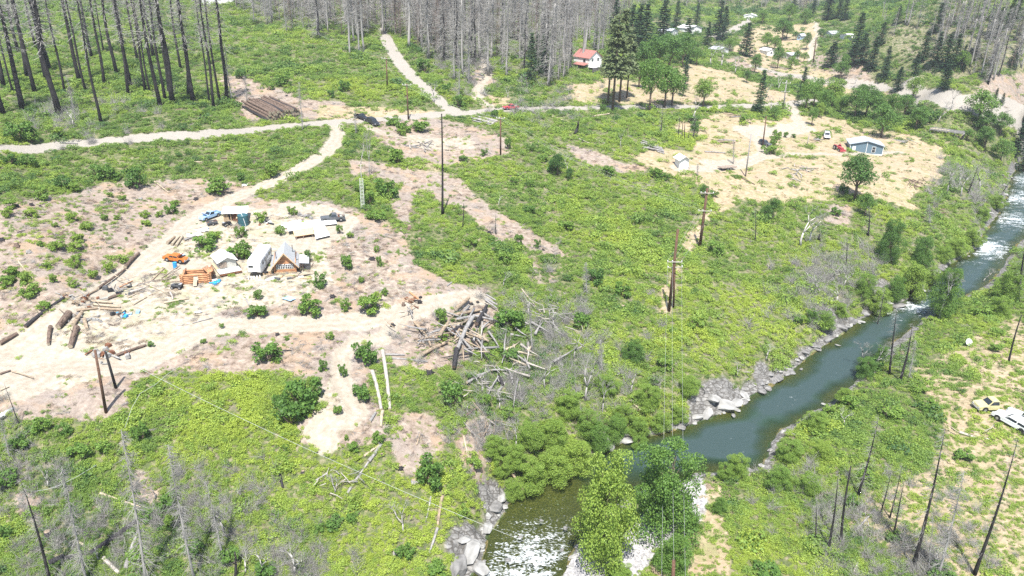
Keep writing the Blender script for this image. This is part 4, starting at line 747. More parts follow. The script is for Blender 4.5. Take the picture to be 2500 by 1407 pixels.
# round shrubs: centre-base x, y, width px, height px, tint
for px, py, wd, h, t in [(50,342,75,50,.42),(80,348,40,36,.34),(145,335,34,30,.6),(158,462,40,38,.2),(245,435,46,40,.24),(270,438,46,40,.26),(335,458,56,56,.32),(103,488,38,40,.45),(185,468,38,30,.55),(285,440,26,20,.4),(25,402,40,30,.2),(70,405,40,32,.24),(660,432,40,38,.42),(537,472,68,44,.58),(590,192,28,26,.2),(590,440,24,22,.3),(839,223,28,30,.2),(808,238,20,20,.2),(695,210,45,34,.34),(660,220,22,18,.45),(1123,264,32,36,.24),(1090,228,26,26,.25),(1035,177,36,36,.28),(984,324,40,32,.42),(960,306,38,24,.5),(970,397,46,36,.5),(962,385,24,28,.34),(1208,288,20,22,.22),(1020,320,50,26,.6),
  (850,657,36,44,.28),(783,702,32,42,.24),(760,765,66,46,.46),(845,757,30,30,.35),(898,760,66,50,.52),(922,735,24,26,.6),(630,772,50,36,.46),(632,730,24,28,.3),(655,880,70,50,.46),(805,830,22,22,.5),(893,888,58,64,.30),(838,919,22,38,.4),(887,975,52,46,.36),(710,1035,80,72,.28),(740,995,90,84,.34),(690,1005,50,60,.3),(345,1078,46,56,.34),(1105,988,66,60,.32),(1052,1180,78,74,.30),(1245,798,76,56,.36),(1080,792,32,44,.5),(1083,830,30,22,.55),(1265,600,26,36,.36),(1200,588,20,16,.4),(1310,604,18,24,.3),(1490,432,38,28,.42),(1603,436,38,32,.42),(1350,420,30,34,.2),(788,905,22,34,.3),(845,1075,14,18,.5),(825,1010,26,26,.5),(980,330,24,18,.5),
  (580,632,50,40,.5),(600,628,40,44,.36),(500,606,62,36,.55),(525,585,40,20,.66),(635,540,34,26,.5),(590,580,30,32,.4),(715,525,26,24,.46),(686,572,26,24,.4),(420,522,32,26,.4),(425,505,26,20,.5),(262,665,28,26,.6),(228,680,30,26,.62),(188,655,24,24,.62),(185,638,30,20,.62),(185,610,40,24,.62),(130,690,20,26,.56),(116,655,22,18,.5),(75,722,46,36,.5),(60,690,30,30,.5),(20,690,40,24,.5),(30,675,40,30,.5),(20,700,30,22,.5),(110,755,34,20,.5),(190,590,34,26,.6),(142,612,36,30,.5),(213,560,30,22,.6),(300,640,30,22,.62),(180,700,24,20,.6),(20,530,30,26,.6),(25,508,34,26,.6),(75,530,34,24,.62),(175,540,30,24,.56),(255,538,22,18,.5),(288,536,20,16,.5),(355,530,28,16,.6),(360,550,28,16,.62),(390,530,20,18,.6),(135,555,18,14,.5),(300,490,20,16,.5),(272,482,18,14,.5),(100,600,20,12,.4),(920,615,16,18,.5),(925,650,16,30,.4),(940,720,20,18,.5),(880,690,18,16,.5),(855,580,22,16,.5),(830,570,18,24,.5),(755,640,18,34,.3),(700,830,14,12,.5),(540,800,14,12,.5),(367,845,20,14,.4),(497,838,16,14,.5),(945,480,60,45,.42),(900,500,40,40,.4),(920,535,50,24,.5),(880,470,30,30,.5),
  (1450,690,50,40,.30),(1520,720,50,30,.5),(1230,640,40,30,.5),(1380,560,44,26,.46),(1150,600,40,26,.56),(1290,520,36,22,.3),(1330,640,30,20,.4),(1420,800,50,36,.36),(1620,900,44,34,.5),(1700,800,50,34,.6),(1745,620,44,36,.45),(1740,480,24,18,.3),(2010,800,44,30,.5),(1945,790,34,26,.4),(1325,395,30,20,.4),(1180,380,18,18,.3),(1130,395,24,18,.3),(1240,365,18,34,.22),(1295,460,20,22,.4),(1255,450,26,20,.4),(1820,300,34,20,.5),(1895,340,26,26,.4),(1917,335,14,14,.3),(1937,337,12,12,.3),(1995,343,16,14,.3),(1890,355,26,30,.5),(1880,375,40,22,.5),(1625,440,20,20,.3),(2225,395,14,12,.6),(2060,470,30,20,.2),(2040,525,30,22,.25),(1690,300,40,22,.25),(1700,312,26,18,.25),(1472,272,18,20,.2),
  (2130,905,50,40,.36),(2430,820,34,22,.5),(2400,770,60,30,.55),(2430,855,34,18,.5),(2080,1000,46,34,.5),(2170,1020,60,30,.66),(2020,1010,34,26,.5),(2240,960,40,22,.5),(2270,1000,50,22,.5),(2110,1170,40,30,.5),(2180,1320,36,26,.3),(2290,1400,60,30,.34),(2080,1240,40,30,.3),(1870,1400,70,30,.4),(2350,1120,50,24,.55),(100,1050,44,36,.34),(160,1060,36,34,.34),(50,1090,60,30,.36),(200,1110,60,36,.44),(250,1100,44,26,.4),(20,1180,60,40,.3),(15,1310,36,34,.2),(410,1240,50,44,.3),(420,1280,36,30,.6),(360,1270,36,30,.36),(480,1350,50,34,.3),(560,1370,60,40,.34),(330,1370,50,30,.5),(650,1400,60,34,.3),(80,1260,40,26,.5),(820,1290,50,34,.3),(860,1270,34,24,.36),(780,1300,30,26,.3),(990,1360,50,40,.36),(1060,1400,60,36,.5),(925,1080,34,34,.4),(860,1100,34,26,.4),(1130,1260,34,30,.5),(700,1100,20,18,.3),(1160,1140,44,34,.5),(1240,1020,40,30,.5),(1180,990,40,36,.5),(1240,880,50,30,.4),(1150,930,30,26,.3)]:
    P = PT(px, py); k = mpp(P); o = use(R.choice(SHRUB), (P[0], P[1], P[2] - .05), R.uniform(0, 6.28), (wd * k * .95, wd * k * .95, h * k * 1.05)); tint(o, t + (.16 if wd < 50 else .06) + R.uniform(-.08, .08))
    nm = ('large ' if wd > 55 else 'small ' if wd < 26 else '') + ('dark green' if t < .36 else 'green' if t < .54 else 'yellow green') + ' shrub'; auto(o, nm, 'shrub', px, py)
# ---------------------------------------------------------------- near snags: base, top, trunk width px, kind
for bx, by, tx, ty, wd, kd, nm in [(124,1428,44,1172,9,'black','blackened leaning pine snag'),(212,1425,152,1140,7,'fir','twiggy grey dead fir'),(357,1425,292,1050,8,'fir','tall twiggy grey dead fir'),(475,1420,412,1085,7,'fir','grey dead fir with short limbs'),(545,1368,500,1175,5,'fir','bleached fuzzy dead fir'),(574,1412,570,1348,8,'pole','short black burnt stub'),(48,1040,10,935,3,'black','thin black dead sapling'),(28,1130,0,1010,3,'fir','thin grey dead tree'),
  (2230,1385,2304,1045,10,'black','tallest black burnt pine'),(2379,1402,2480,1070,9,'black','tall black burnt pine with a rusty top'),(2022,1343,2043,1150,7,'black','black burnt pine'),(1992,1320,1994,1230,5,'black','short black burnt pine'),(2052,1328,2080,1140,7,'pole','topless black burnt trunk'),(2094,1213,2143,1018,7,'black','black burnt pine with a green tuft'),(2148,1258,2174,1147,4,'black','thin black burnt pine'),(2172,1266,2202,1130,4,'black','thin black burnt pine'),(2183,1302,2208,1175,5,'black','thin black burnt pine'),(2290,1408,2352,1150,7,'fir','grey dead fir with fallen twigs'),(2267,1395,2277,1265,3,'fir','thin grey dead fir'),(2462,886,2496,770,5,'pole','leaning black dead trunk'),(2171,917,2190,755,6,'black','black dead fir'),(2197,932,2224,790,7,'black','black dead fir'),(2218,928,2235,830,3,'fir','thin grey dead fir'),(2484,737,2506,590,9,'black','big black dead trunk'),
  (1080,526,1077,278,6,'pole','very tall bare black pole tree'),(1403,328,1409,296,8,'pole','short fat black stub'),(1129,558,1131,497,3,'pole','thin black dead stem'),(1211,572,1212,522,3,'black','small black dead tree'),(1612,333,1616,270,4,'black','black dead tree at the meadow'),(1655,336,1657,282,3,'black','black dead tree at the meadow'),(1665,339,1669,298,2.5,'pole','black dead stem at the meadow'),(1671,341,1673,296,2.5,'pole','black dead stem at the meadow'),(1692,342,1696,280,4,'black','black dead tree at the meadow'),(1682,344,1683,322,2,'pole','black dead stem at the meadow'),(2065,652,2066,580,3,'black','black dead tree by the river brush'),(2119,577,2118,505,5,'black','hooked black dead tree'),(2002,590,2004,572,6,'pole','short black stub'),(1844,592,1842,505,3,'black','thin crooked dead tree'),(1433,720,1433,640,3,'fir','thin grey dead tree in the brush'),(2363,472,2390,400,4,'black','slender leaning dead tree'),(2440,482,2484,424,3,'black','slender leaning dead tree'),(2270,550,2268,500,3,'fir','thin grey dead tree'),(1790,400,1791,340,2,'fir','thin grey dead tree'),(1702,430,1703,400,2,'fir','thin grey dead tree'),(1300,860,1290,740,3,'fir','grey twiggy dead tree'),(1470,910,1465,830,3,'fir','grey twiggy dead tree'),(2140,800,2160,700,3,'black','black dead tree by the bank')]:
    P = PT(bx, by); k = mpp(P); d = ray(tx, ty); hd = math.hypot(d[0], d[1]); D = math.hypot(P[0], P[1]); h = H + d[2] * D / hd - P[2]; tp = Vector((d[0] * D / hd, d[1] * D / hd, P[2] + h)); v = tp - P; L = v.length
    rr = wd * k / 2 / .0135; ww = max(rr, L * .55); o = use(R.choice(SNAG[kd]), P, 0, (ww, ww, L)); o.rotation_euler = v.to_track_quat('Z', 'Y').to_euler()
    auto(o, nm, 'dead tree', bx, by)
# dead brush: grey bare bushes
for px, py, h, wk, kd in [(985,1300,62,1.2,'fork'),(720,1402,75,1.5,'fork'),(640,1400,70,1.2,'fork'),(545,1300,110,.9,'fork'),(600,1400,50,1.5,'fork'),(820,1205,40,1.8,'fork'),(2100,900,80,1.0,'fork'),(2128,905,85,.9,'fork'),(1955,602,120,1.0,'white'),(1975,595,100,1.1,'white'),(2000,720,60,1.4,'fork'),(2040,740,60,1.4,'fork'),(2030,690,60,1.2,'fork'),(2060,700,60,1.2,'fork'),(1985,780,50,1.4,'fork'),(883,440,140,.42,'white'),(903,430,120,.4,'fork'),(1218,503,40,.8,'white'),(1514,360,54,.7,'white'),(1385,420,50,.9,'fork'),(1880,270,40,1.3,'fork'),(1760,165,62,1.3,'fork'),(1735,160,60,1.2,'fork'),(1795,180,46,1.3,'fork'),(1900,220,40,1.3,'fork'),(1870,240,40,1.0,'fork'),(2290,300,60,1.0,'fork'),(2390,465,80,1.0,'fork'),(2310,475,90,.9,'fork'),(2345,480,80,.9,'fork'),(2085,215,34,1.4,'fork'),(2320,270,55,1.0,'fork'),(1430,980,120,.9,'fork'),(1330,950,90,.9,'fork'),(1400,880,90,.9,'fork'),(1470,1010,90,.8,'fork'),(1540,960,70,1.0,'fork'),(1610,960,50,1.2,'fork'),(1260,1100,80,.8,'fork'),(1350,800,70,1.2,'fork'),(1290,770,60,1.3,'fork'),(1230,700,40,1.2,'fork'),(1180,960,50,1.4,'fork'),(1220,1000,60,1.2,'fork'),(2290,1390,60,1.4,'fork'),(2120,1290,50,1.3,'fork'),(1980,1190,50,1.3,'fork'),(2060,1040,50,1.2,'fork'),(1890,1180,34,1.6,'fork'),(1140,1010,34,1.6,'fork'),(380,1220,50,1.2,'fork'),(120,1190,60,1.1,'fork'),(240,1370,50,1.3,'fork'),(1240,290,30,1.0,'fork'),(1060,250,60,1.0,'fork'),(1240,240,30,1.2,'fork'),(180,310,60,.9,'white'),(2400,690,40,1.2,'fork'),(1300,680,30,1.3,'fork'),(1870,880,40,1.4,'fork'),(1800,920,36,1.4,'fork'),(1720,960,36,1.4,'fork')]:
    plant(SNAG[kd], px, py, h, wk * 1.1, None, 'bleached bare tree' if kd == 'white' else 'grey leafless brush', 'dead tree' if kd == 'white' else 'dead bush')
# ---------------------------------------------------------------- materials of made things
M_PEEL = mat('peeled_log', (.40, .20, .10), .7, var=.3, scale=6, stretch=(.3, 1, 1)); M_LOGW = mat('pale_log', (.33, .275, .20), .85, var=.25, scale=5, stretch=(.3, 1, 1))
M_LOGT = mat('tan_log', (.26, .20, .14), .9, var=.3, scale=6, stretch=(.3, 1, 1)); M_LOGB = mat('brown_log', (.12, .085, .065), .9, var=.4, scale=6, stretch=(.3, 1, 1)); M_LOGG = mat('grey_log', (.22, .21, .20), .9, var=.3, scale=6, stretch=(.3, 1, 1))
M_LOGK = mat('burnt_log', (.028, .026, .028), .9, var=.5, scale=6); M_LOGS = mat('bleached_log', (.33, .30, .26), .85, var=.2, scale=6, stretch=(.3, 1, 1))
LOGM = {'p': M_LOGW, 't': M_LOGT, 'b': M_LOGB, 'g': M_LOGG, 'k': M_LOGK, 's': M_LOGS, 'o': M_PEEL}
LOGN = {'p': 'pale stripped log', 't': 'tan barkless log', 'b': 'brown bark log', 'g': 'grey weathered log', 'k': 'charred black log', 's': 'bleached white log', 'o': 'orange peeled log'}
M_WOOD = mat('new_boards', (.46, .33, .20), .8, var=.2, scale=5); M_WOOD2 = mat('old_boards', (.24, .19, .15), .85, var=.3, scale=5); M_RUST = mat('rusty_brown', (.17, .075, .04), .8, var=.4, scale=4)
M_WHITE = mat('white_paint', (.62, .62, .60), .5, var=.06, scale=3); M_TARP = mat('white_tarp', (.66, .66, .64), .6, var=.08, scale=1.5, bump=.3); M_CANVAS = mat('grey_canvas', (.36, .35, .31), .9, var=.1, scale=2)
M_BLACK = mat('black_paint', (.020, .021, .024), .35, var=.2, spec=.5); M_GLASS = mat('dark_glass', (.02, .025, .03), .12, var=.05, spec=.6, bump=0); M_TYRE = mat('black_rubber', (.018, .018, .018), .9); M_RIM = mat('steel_rim', (.45, .45, .46), .4, .7)
M_LBLUE = mat('light_blue_paint', (.24, .36, .50), .4, var=.1, spec=.5); M_ORANGE = mat('orange_paint', (.40, .125, .02), .4, var=.2, spec=.5); M_RED = mat('faded_red_paint', (.34, .05, .06), .5, var=.15); M_YELL = mat('pale_yellow_paint', (.42, .38, .20), .55, var=.15)
M_DGREY = mat('dark_grey_paint', (.08, .085, .09), .45, var=.15); M_SILV = mat('silver_paint', (.42, .43, .44), .35, .2, var=.1); M_TANK = mat('blue_green_plastic', (.030, .085, .10), .45, var=.1); M_BLUE = mat('blue_plastic', (.03, .25, .50), .5, var=.1)
M_TIN = mat('pale_tin_roof', (.40, .41, .42), .4, .2, var=.08, scale=2, stretch=(1, 6, 1)); M_RROOF = mat('red_tin_roof', (.30, .13, .11), .5, var=.12); M_GROOF = mat('light_grey_roof', (.30, .33, .36), .5, var=.06); M_BWALL = mat('slate_blue_siding', (.10, .15, .185), .7, var=.08)
M_RIGHT = mat('dark_deck_lattice', (.11, .10, .10), .8, var=.2); M_POLE = mat('creosote_pole', (.10, .055, .035), .85, var=.35, scale=6); M_WIRE = mat('pale_wire', (.34, .35, .35), .5, var=.05, bump=0); M_STEEL = mat('galvanised_steel', (.45, .46, .47), .45, .5, var=.1); M_LAMP = mat('clear_lens', (.6, .6, .58), .2)
M_ROCK = mat('grey_bedrock', (.16, .155, .148), .9, var=.35, scale=2.2, bump=.6); M_ROCKW = mat('white_bedrock', (.25, .245, .23), .9, var=.25, scale=2.2, bump=.6); M_FOAMR = mat('wet_rock', (.12, .10, .07), .5, var=.4, scale=3, bump=.4)
def rock_mesh(name, seed, m, flat=.6):
    import bmesh
    bm = bmesh.new(); bmesh.ops.create_icosphere(bm, subdivisions=2, radius=.5); r = random.Random(seed); D = [(Vector((r.gauss(0, 1), r.gauss(0, 1), r.gauss(0, 1))).normalized(), r.uniform(.24, .42)) for _ in range(9)]
    for v in bm.verts:
        for d, h in D:
            k = v.co.dot(d) - h
            if k > 0: v.co -= d * k
        v.co.z *= flat
    me = bpy.data.meshes.new(name); bm.to_mesh(me); bm.free(); me.materials.append(m); return me

# ---------------------------------------------------------------- vehicles (x forward, y left, metres)
def wheel(m_, x, y, r=.36, w_=.22):
    o = MB().tube([(x, y - w_ / 2, r), (x, y + w_ / 2, r)], r, 14).part('wheel', M_TYRE, m_); sy = 1 if y > 0 else -1
    MB().tube([(x, y + sy * w_ * .40, r), (x, y + sy * (w_ / 2 + .015), r)], r * .55, 10).part('rim', M_RIM, o)
def car(name, body, kind, scale=1.0, wheels=4, hood_open=False, bedm=None, load=None):
    o = empty(name, (0, 0, 0)); L = {'suv': 4.7, 'sedan': 4.6, 'pickup': 5.2, 'halfpickup': 2.9, 'wagon': 5.0}[kind] / 2
    fx = L; bx = -L; b = MB()
    if kind in ('pickup', 'halfpickup'):
        cb = -.85 if kind == 'pickup' else -1.35; cf = .75 if kind == 'pickup' else .25
        low = [(cb, .42), (fx, .42), (fx + .03, .62), (fx - .05, .86), (fx - .25, .95), (cf + .05, 1.03), (cb, 1.03)]; b.prism(low, -.90, .90, lambda z: .03 if z > .9 else 0)
        cab = [(cb + .02, 1.03), (cb + .06, 1.60), (cb + .25, 1.68), (cf - .65, 1.68), (cf + .02, 1.03)]
        if kind == 'pickup':
            for sy in (-1, 1): b.box(((bx + cb) / 2, sy * .86, .74), (cb - bx - .02, .08, .58))
            b.box((bx + .03, 0, .74), (.06, 1.64, .56)); b.box(((bx + cb) / 2, 0, .56), (cb - bx - .04, 1.62, .08))
    else:
        if kind == 'sedan': rr, rf, cf, tr = -1.15, -.75, 1.15, .80
        elif kind == 'wagon': rr, rf, cf, tr = -2.3, -1.9, 1.05, .55
        else: rr, rf, cf, tr = -2.2, -2.05, 1.05, .35
        b.prism([(bx, .40), (fx, .40), (fx + .03, .62), (fx - .10, .80), (cf + .02, .96), (rr, .98), (bx + .04, .90)], -.90, .90, lambda z: .04 if z > .85 else 0); hh = 1.42 if kind != 'suv' else 1.72
        cab = [(rr + .02, .97), (rf, hh - .04), (rf + .2, hh), (tr - .2, hh), (cf, .97)]; cb = rr
    b.part('body', body, o); c = MB().prism(cab, -.84, .84, lambda z: max(0, (z - 1.0)) * .24).part('cabin', body, o); hh = max(z for x, z in cab); xs = [x for x, z in cab]; z0 = cab[0][1] + .07; z1 = hh - .10
    def inset(z): return max(0, z - 1.0) * .24
    def xat(z, a, b_): (x0, za), (x1, zb) = a, b_; return x0 + (x1 - x0) * (z - za) / (zb - za)
    for sy in (-1, 1):   # side panes
        y0, y1 = sy * (.84 - inset(z0) + .012), sy * (.84 - inset(z1) + .012); A = xat(z0, cab[0], cab[1]) + .10; B = xat(z0, cab[3], cab[4]) - .10; A1 = xat(z1, cab[0], cab[1]) + .12; B1 = xat(z1, cab[3], cab[4]) - .12; n = 1 if 'pickup' in kind else 2
        for i in range(n):
            t0, t1 = i / n, (i + 1) / n - (.05 if i < n - 1 else 0); P = [(A + (B - A) * t0, y0, z0), (A + (B - A) * t1, y0, z0), (A1 + (B1 - A1) * t1, y1, z1), (A1 + (B1 - A1) * t0, y1, z1)]
            MB().quad(*(P if sy < 0 else P[::-1]), th=.015).part('side_window', M_GLASS, c)
    def pane(nm, a, b_, off, rev):
        P = [(xat(z0, a, b_) + off, -.70, z0), (xat(z0, a, b_) + off, .70, z0), (xat(z1, a, b_) + off, .62, z1), (xat(z1, a, b_) + off, -.62, z1)]; MB().quad(*(P[::-1] if rev else P), th=.012).part(nm, M_GLASS, c)
    pane('windscreen', cab[4], cab[3], .014, False); pane('rear_window', cab[0], cab[1], -.014, True)
    for sy in (-1, 1):
        MB().box((fx + .02, sy * .66, .70), (.06, .26, .14)).part('headlight', M_LAMP, o)
        if kind != 'halfpickup': MB().box((bx - .01, sy * .74, .74), (.05, .14, .18)).part('tail_light', M_RED, o)
    MB().box((fx + .06, 0, .48), (.10, 1.74, .14)).part('bumper', M_STEEL if kind != 'suv' else M_DGREY, o)
    wb = [fx - .85] + ([bx + .95] if kind != 'halfpickup' else [])
    for x in wb[:max(1, wheels // 2)]:
        for sy in (-1, 1): wheel(o, x, sy * .80)
    for x in wb:
        for sy in (-1, 1): MB().tube([(x, sy * .885, .44), (x, sy * .908, .44)], .42, 14).part('wheel_arch', M_BLACK, o)
    if hood_open: MB().box((fx - 1.2, 0, 1.32), (1.15, 1.45, .04), ry=-.9).part('open_hood', body, o)
    if load:
        for i in range(load): MB().box((bx + .35 + .5 * (i % 4), -.5 + .5 * (i % 3), .95 + .16 * (i // 4)), (.55, .42, .3), rz=i * .7).part('cargo', [M_WOOD2, M_CANVAS, M_RUST, M_WHITE][i % 4], o)
        for x in (bx + .1, cb - .1):
            for sy in (-1, 1): MB().tube([(x, sy * .82, 1.0), (x, sy * .82, 1.65)], .03, 5).part('rack_post', M_STEEL, o)
        for sy in (-1, 1): MB().tube([(bx + .1, sy * .82, 1.65), (cb - .1, sy * .82, 1.65)], .03, 5).part('rack_rail', M_STEEL, o)
    return o
def park(o, rear, front, nominal, label, cat, k=None):
    A, B = PTS([rear, front]); A, B = Vector(A.tolist()), Vector(B.tolist()); c = (A + B) / 2; s = k or max(.75, min(1.5, (B - A).length / nominal)); o.location = (c.x, c.y, gz(c.x, c.y) + .03); d = B - A
    o.rotation_euler = (0, -math.atan2(d.z, math.hypot(d.x, d.y)) * .8, heading(A, B)); o.scale = (s, s, s); tag(o, label, cat); USED.add(o.name); return o
park(car('light_blue_pickup', M_LBLUE, 'pickup', hood_open=True), (536, 524), (491, 541), 5.2, 'light blue pickup with open hood parked beside the tin roofed woodshed', 'pickup')
park(car('grey_work_truck', M_DGREY, 'pickup', load=9), (842, 537), (783, 540), 5.2, 'dark grey truck with a rack and loaded bed on the pale yard', 'truck')
park(car('orange_car', M_ORANGE, 'sedan', hood_open=True), (403, 633), (456, 642), 4.6, 'orange car with dark windows and raised hood above the log crib', 'car')
park(car('black_suv', M_BLACK, 'suv'), (899, 299), (923, 311), 4.7, 'black car parked on the verge at the gravel road junction', 'car', 1.0)
park(car('black_pickup', M_BLACK, 'pickup'), (874, 289), (894, 296), 5.2, 'black pickup standing right behind the black car', 'pickup', .9)
park(car('red_truck', M_RED, 'pickup', load=4), (1264, 267), (1229, 268), 5.2, 'red pickup with a dark load on the gravel road', 'pickup')
park(car('silver_car', M_SILV, 'suv'), (2016, 331), (2019, 343), 4.7, 'silver car facing the camera left of the blue house', 'car', 1.05)
park(car('dark_jeep', M_DGREY, 'suv'), (1860, 352), (1873, 356), 4.7, 'small dark car at the foot of a thin pole', 'car', .85)
park(car('yellow_pickup', M_YELL, 'halfpickup', wheels=2), (2431, 999), (2380, 1000), 2.9, 'pale yellow front half of a pickup without its bed', 'wrecked pickup')
park(car('white_wreck', M_WHITE, 'wagon', wheels=2), (2508, 1062), (2436, 1020), 5.0, 'white junk station wagon lying in dry grass', 'wrecked car', 1.15)
park(car('white_wreck_behind', M_SILV, 'pickup'), (2530, 1045), (2478, 1022), 5.2, 'silvery white pickup wreck touching the wagon at the frame edge', 'wrecked pickup', 1.1).name = 'white_pickup_wreck'
# utility trailer, flat trailer, quad bikes, tractor, boat
o = empty('utility_trailer', (0, 0, 0)); MB().box((0, 0, .55), (2.5, 1.4, .08)).part('bed', M_WOOD2, o)
for sy in (-1, 1): MB().box((0, sy * .7, .75), (2.5, .05, .45)).part('side_panel', M_DGREY, o); wheel(o, -.1, sy * .82, .30, .16)
MB().box((-1.25, 0, .75), (.05, 1.4, .45)).part('tailgate', M_RUST, o); MB().tube([(1.25, 0, .45), (2.1, 0, .42)], .05, 5).part('drawbar', M_DGREY, o)
for i in range(4): MB().box((-.8 + i * .5, .1, .66), (.42, 1.1, .16), rz=.1 * i).part('cargo', [M_RUST, M_WOOD2, M_DGREY][i % 3], o)
park(o, (534, 546), (502, 552), 3.2, 'small open trailer with brown load beside the blue pickup', 'trailer')
o = empty('flat_trailer', (0, 0, 0)); MB().box((0, 0, .6), (4.5, 2.0, .16)).part('deck', M_WOOD2, o); MB().tube([(2.25, 0, .5), (3.3, 0, .45)], .06, 5).part('drawbar', M_RUST, o)
for x in (-.5, .4):
    for sy in (-1, 1): wheel(o, x, sy * 1.05, .34, .18)
park(o, (1757, 415), (1791, 412), 4.5, 'flat dark trailer at the end of the pale track', 'trailer')
def quad_bike(name, m_, label, a, b):
    o = empty(name, (0, 0, 0)); MB().prism([(-.9, .45), (.85, .45), (.9, .75), (.4, .85), (.25, .70), (-.3, .78), (-.9, .78)], -.32, .32).part('body', m_, o); MB().box((-.2, 0, .86), (.8, .34, .14)).part('seat', M_BLACK, o)
    MB().tube([(.45, -.4, 1.05), (.38, 0, 1.0), (.45, .4, 1.05)], .025, 5).part('handlebar', M_STEEL, o); MB().box((-.75, 0, .9), (.5, .8, .04)).part('rack', M_STEEL, o)
    for x in (-.65, .65):
        for sy in (-1, 1): wheel(o, x, sy * .48, .29, .24)
    park(o, a, b, 1.9, label, 'quad bike')
quad_bike('quad_bike', M_BLACK, 'black quad bike left of the dark water tank', (545, 554), (565, 549)); quad_bike('quad_bike', M_DGREY, 'black quad machine on the grass below the log crib', (445, 705), (419, 704))
o = empty('tractor', (0, 0, 0)); MB().prism([(-.2, .6), (1.6, .6), (1.65, 1.15), (-.2, 1.25)], -.35, .35).part('hood', M_RED, o); MB().box((-.9, 0, 1.0), (.7, .6, .3)).part('seat', M_RED, o); MB().box((1.9, 0, .5), (.3, 1.7, .5)).part('bucket', M_RED, o)
for sy in (-1, 1):
    wheel(o, -.9, sy * .75, .70, .35); wheel(o, 1.1, sy * .65, .40, .22); MB().box((-.9, sy * .75, 1.45), (1.0, .4, .05)).part('mudguard', M_RED, o); MB().tube([(-.2, sy * .45, 1.1), (1.9, sy * .5, .7)], .05, 5).part('loader_arm', M_RED, o)
MB().tube([(-.5, -.5, 1.2), (-.5, -.5, 2.1), (-.5, .5, 2.1), (-.5, .5, 1.2)], .04, 5).part('roll_bar', M_RED, o); park(o, (2037, 363), (2057, 373), 3.2, 'red tractor on bare ground left of the blue house', 'tractor', 1.1)
o = empty('rowing_boat', (0, 0, 0)); b = MB(); st = [(-2, .55, .35), (-1, .72, .42), (0, .75, .45), (1, .6, .48), (1.7, .3, .55), (2.1, .03, .65)]; V = [(x, s_ * w_, h) for x, w_, h in st for s_ in (-1, 1)] + [(x, s_ * w_ * .55, .02) for x, w_, h in st for s_ in (-1, 1)]; F = []
for i in range(5): F += [(2 * i, 2 * i + 2, 12 + 2 * i + 2, 12 + 2 * i), (2 * i + 1, 12 + 2 * i + 1, 12 + 2 * i + 3, 2 * i + 3), (12 + 2 * i, 12 + 2 * i + 2, 12 + 2 * i + 3, 12 + 2 * i + 1)]
b.add(V, F + [(0, 12, 13, 1)]).part('hull', M_STEEL, o)
for x in (-1.2, .3): MB().box((x, 0, .33), (.3, 1.3, .04)).part('thwart', M_STEEL, o)
MB().box((-.4, 0, .5), (1.5, .9, .14), rz=.2).part('cover', M_TARP, o); park(o, (-6, 1030), (24, 1008), 4.0, 'small aluminium boat with white cover at the left frame edge', 'boat')

# ---------------------------------------------------------------- buildings
def roof_slab(a, b, c, d, th, m_, parent, name='roof'): return MB().quad(a, b, c, d, th=th).part(name, m_, parent)
def gable_house(name, fl, fr, L, wh, rh, wall, roof, label, cat='house', ov=.4, wins=(), side_wins=(), door=None, chimney=False, trim=None, slabs=8, hd=None):
    A, B = [Vector(p.tolist()) for p in PTS([fl, fr])]; W = (Vector((B.x, B.y)) - Vector((A.x, A.y))).length; o = empty(name, (A.x, A.y, min(A.z, B.z)), heading(A, B) if hd is None else hd); W2_ = W / 2
    b = MB(); V = [(0, 0, -.6), (W, 0, -.6), (W, 0, wh), (W2_, 0, wh + rh), (0, 0, wh)]; V += [(x, L, z) for x, y, z in V]; b.add(V, [(0, 1, 2, 3, 4), (9, 8, 7, 6, 5), (0, 5, 6, 1), (1, 6, 7, 2), (4, 9, 5, 0), (2, 7, 8, 3), (3, 8, 9, 4)]); b.part('wall', wall, o)
    n = math.hypot(W2_, rh); ux, uz = W2_ / n * ov, rh / n * ov
    for i in range(slabs):   # roof sheets laid side by side, one a little proud of the next
        y0, y1 = -ov + (L + 2 * ov) * i / slabs, -ov + (L + 2 * ov) * (i + 1) / slabs - .01; e = .03 + .02 * (i % 2)
        roof_slab((-ux, y1, wh - uz + e), (-ux, y0, wh - uz + e), (W2_, y0, wh + rh + e), (W2_, y1, wh + rh + e), .07, roof, o, 'roof_sheet'); roof_slab((W + ux, y0, wh - uz + e), (W + ux, y1, wh - uz + e), (W2_, y1, wh + rh + e), (W2_, y0, wh + rh + e), .07, roof, o, 'roof_sheet')
    for x, z, w_, h in wins:
        f = MB().box((x * W, -.04, z), (w_ + .2, .06, h + .2)).part('window', trim or M_WHITE, o); MB().box((x * W, -.08, z), (w_, .03, h)).part('pane', M_GLASS, f); MB().box((x * W, -.10, z), (w_, .03, .06)).part('crossbar', trim or M_WHITE, f)
    for sx, y, z, w_, h in side_wins:
        x = -.04 if sx < 0 else W + .04; f = MB().box((x, y * L, z), (.06, w_ + .2, h + .2)).part('window', trim or M_WHITE, o); MB().box((x + (-.04 if sx < 0 else .04), y * L, z), (.03, w_, h)).part('pane', M_GLASS, f)
    if door: MB().box((door * W, -.04, 1.0), (.95, .06, 2.0)).part('door', M_WHITE, o)
    if trim: 
        for x in (0, W): MB().box((x, -.03, wh / 2 - .3), (.16, .16, wh + .6)).part('corner_board', trim, o)
        MB().box((W / 2, -.04, (wh + rh) / 2 - .3), (.14, .06, wh + rh + .4)).part('seam_board', trim, o); MB().box((W / 2, -.03, -.25), (W + .1, .1, .55)).part('skirting', trim, o)
    tag(o, label, cat); return o, W
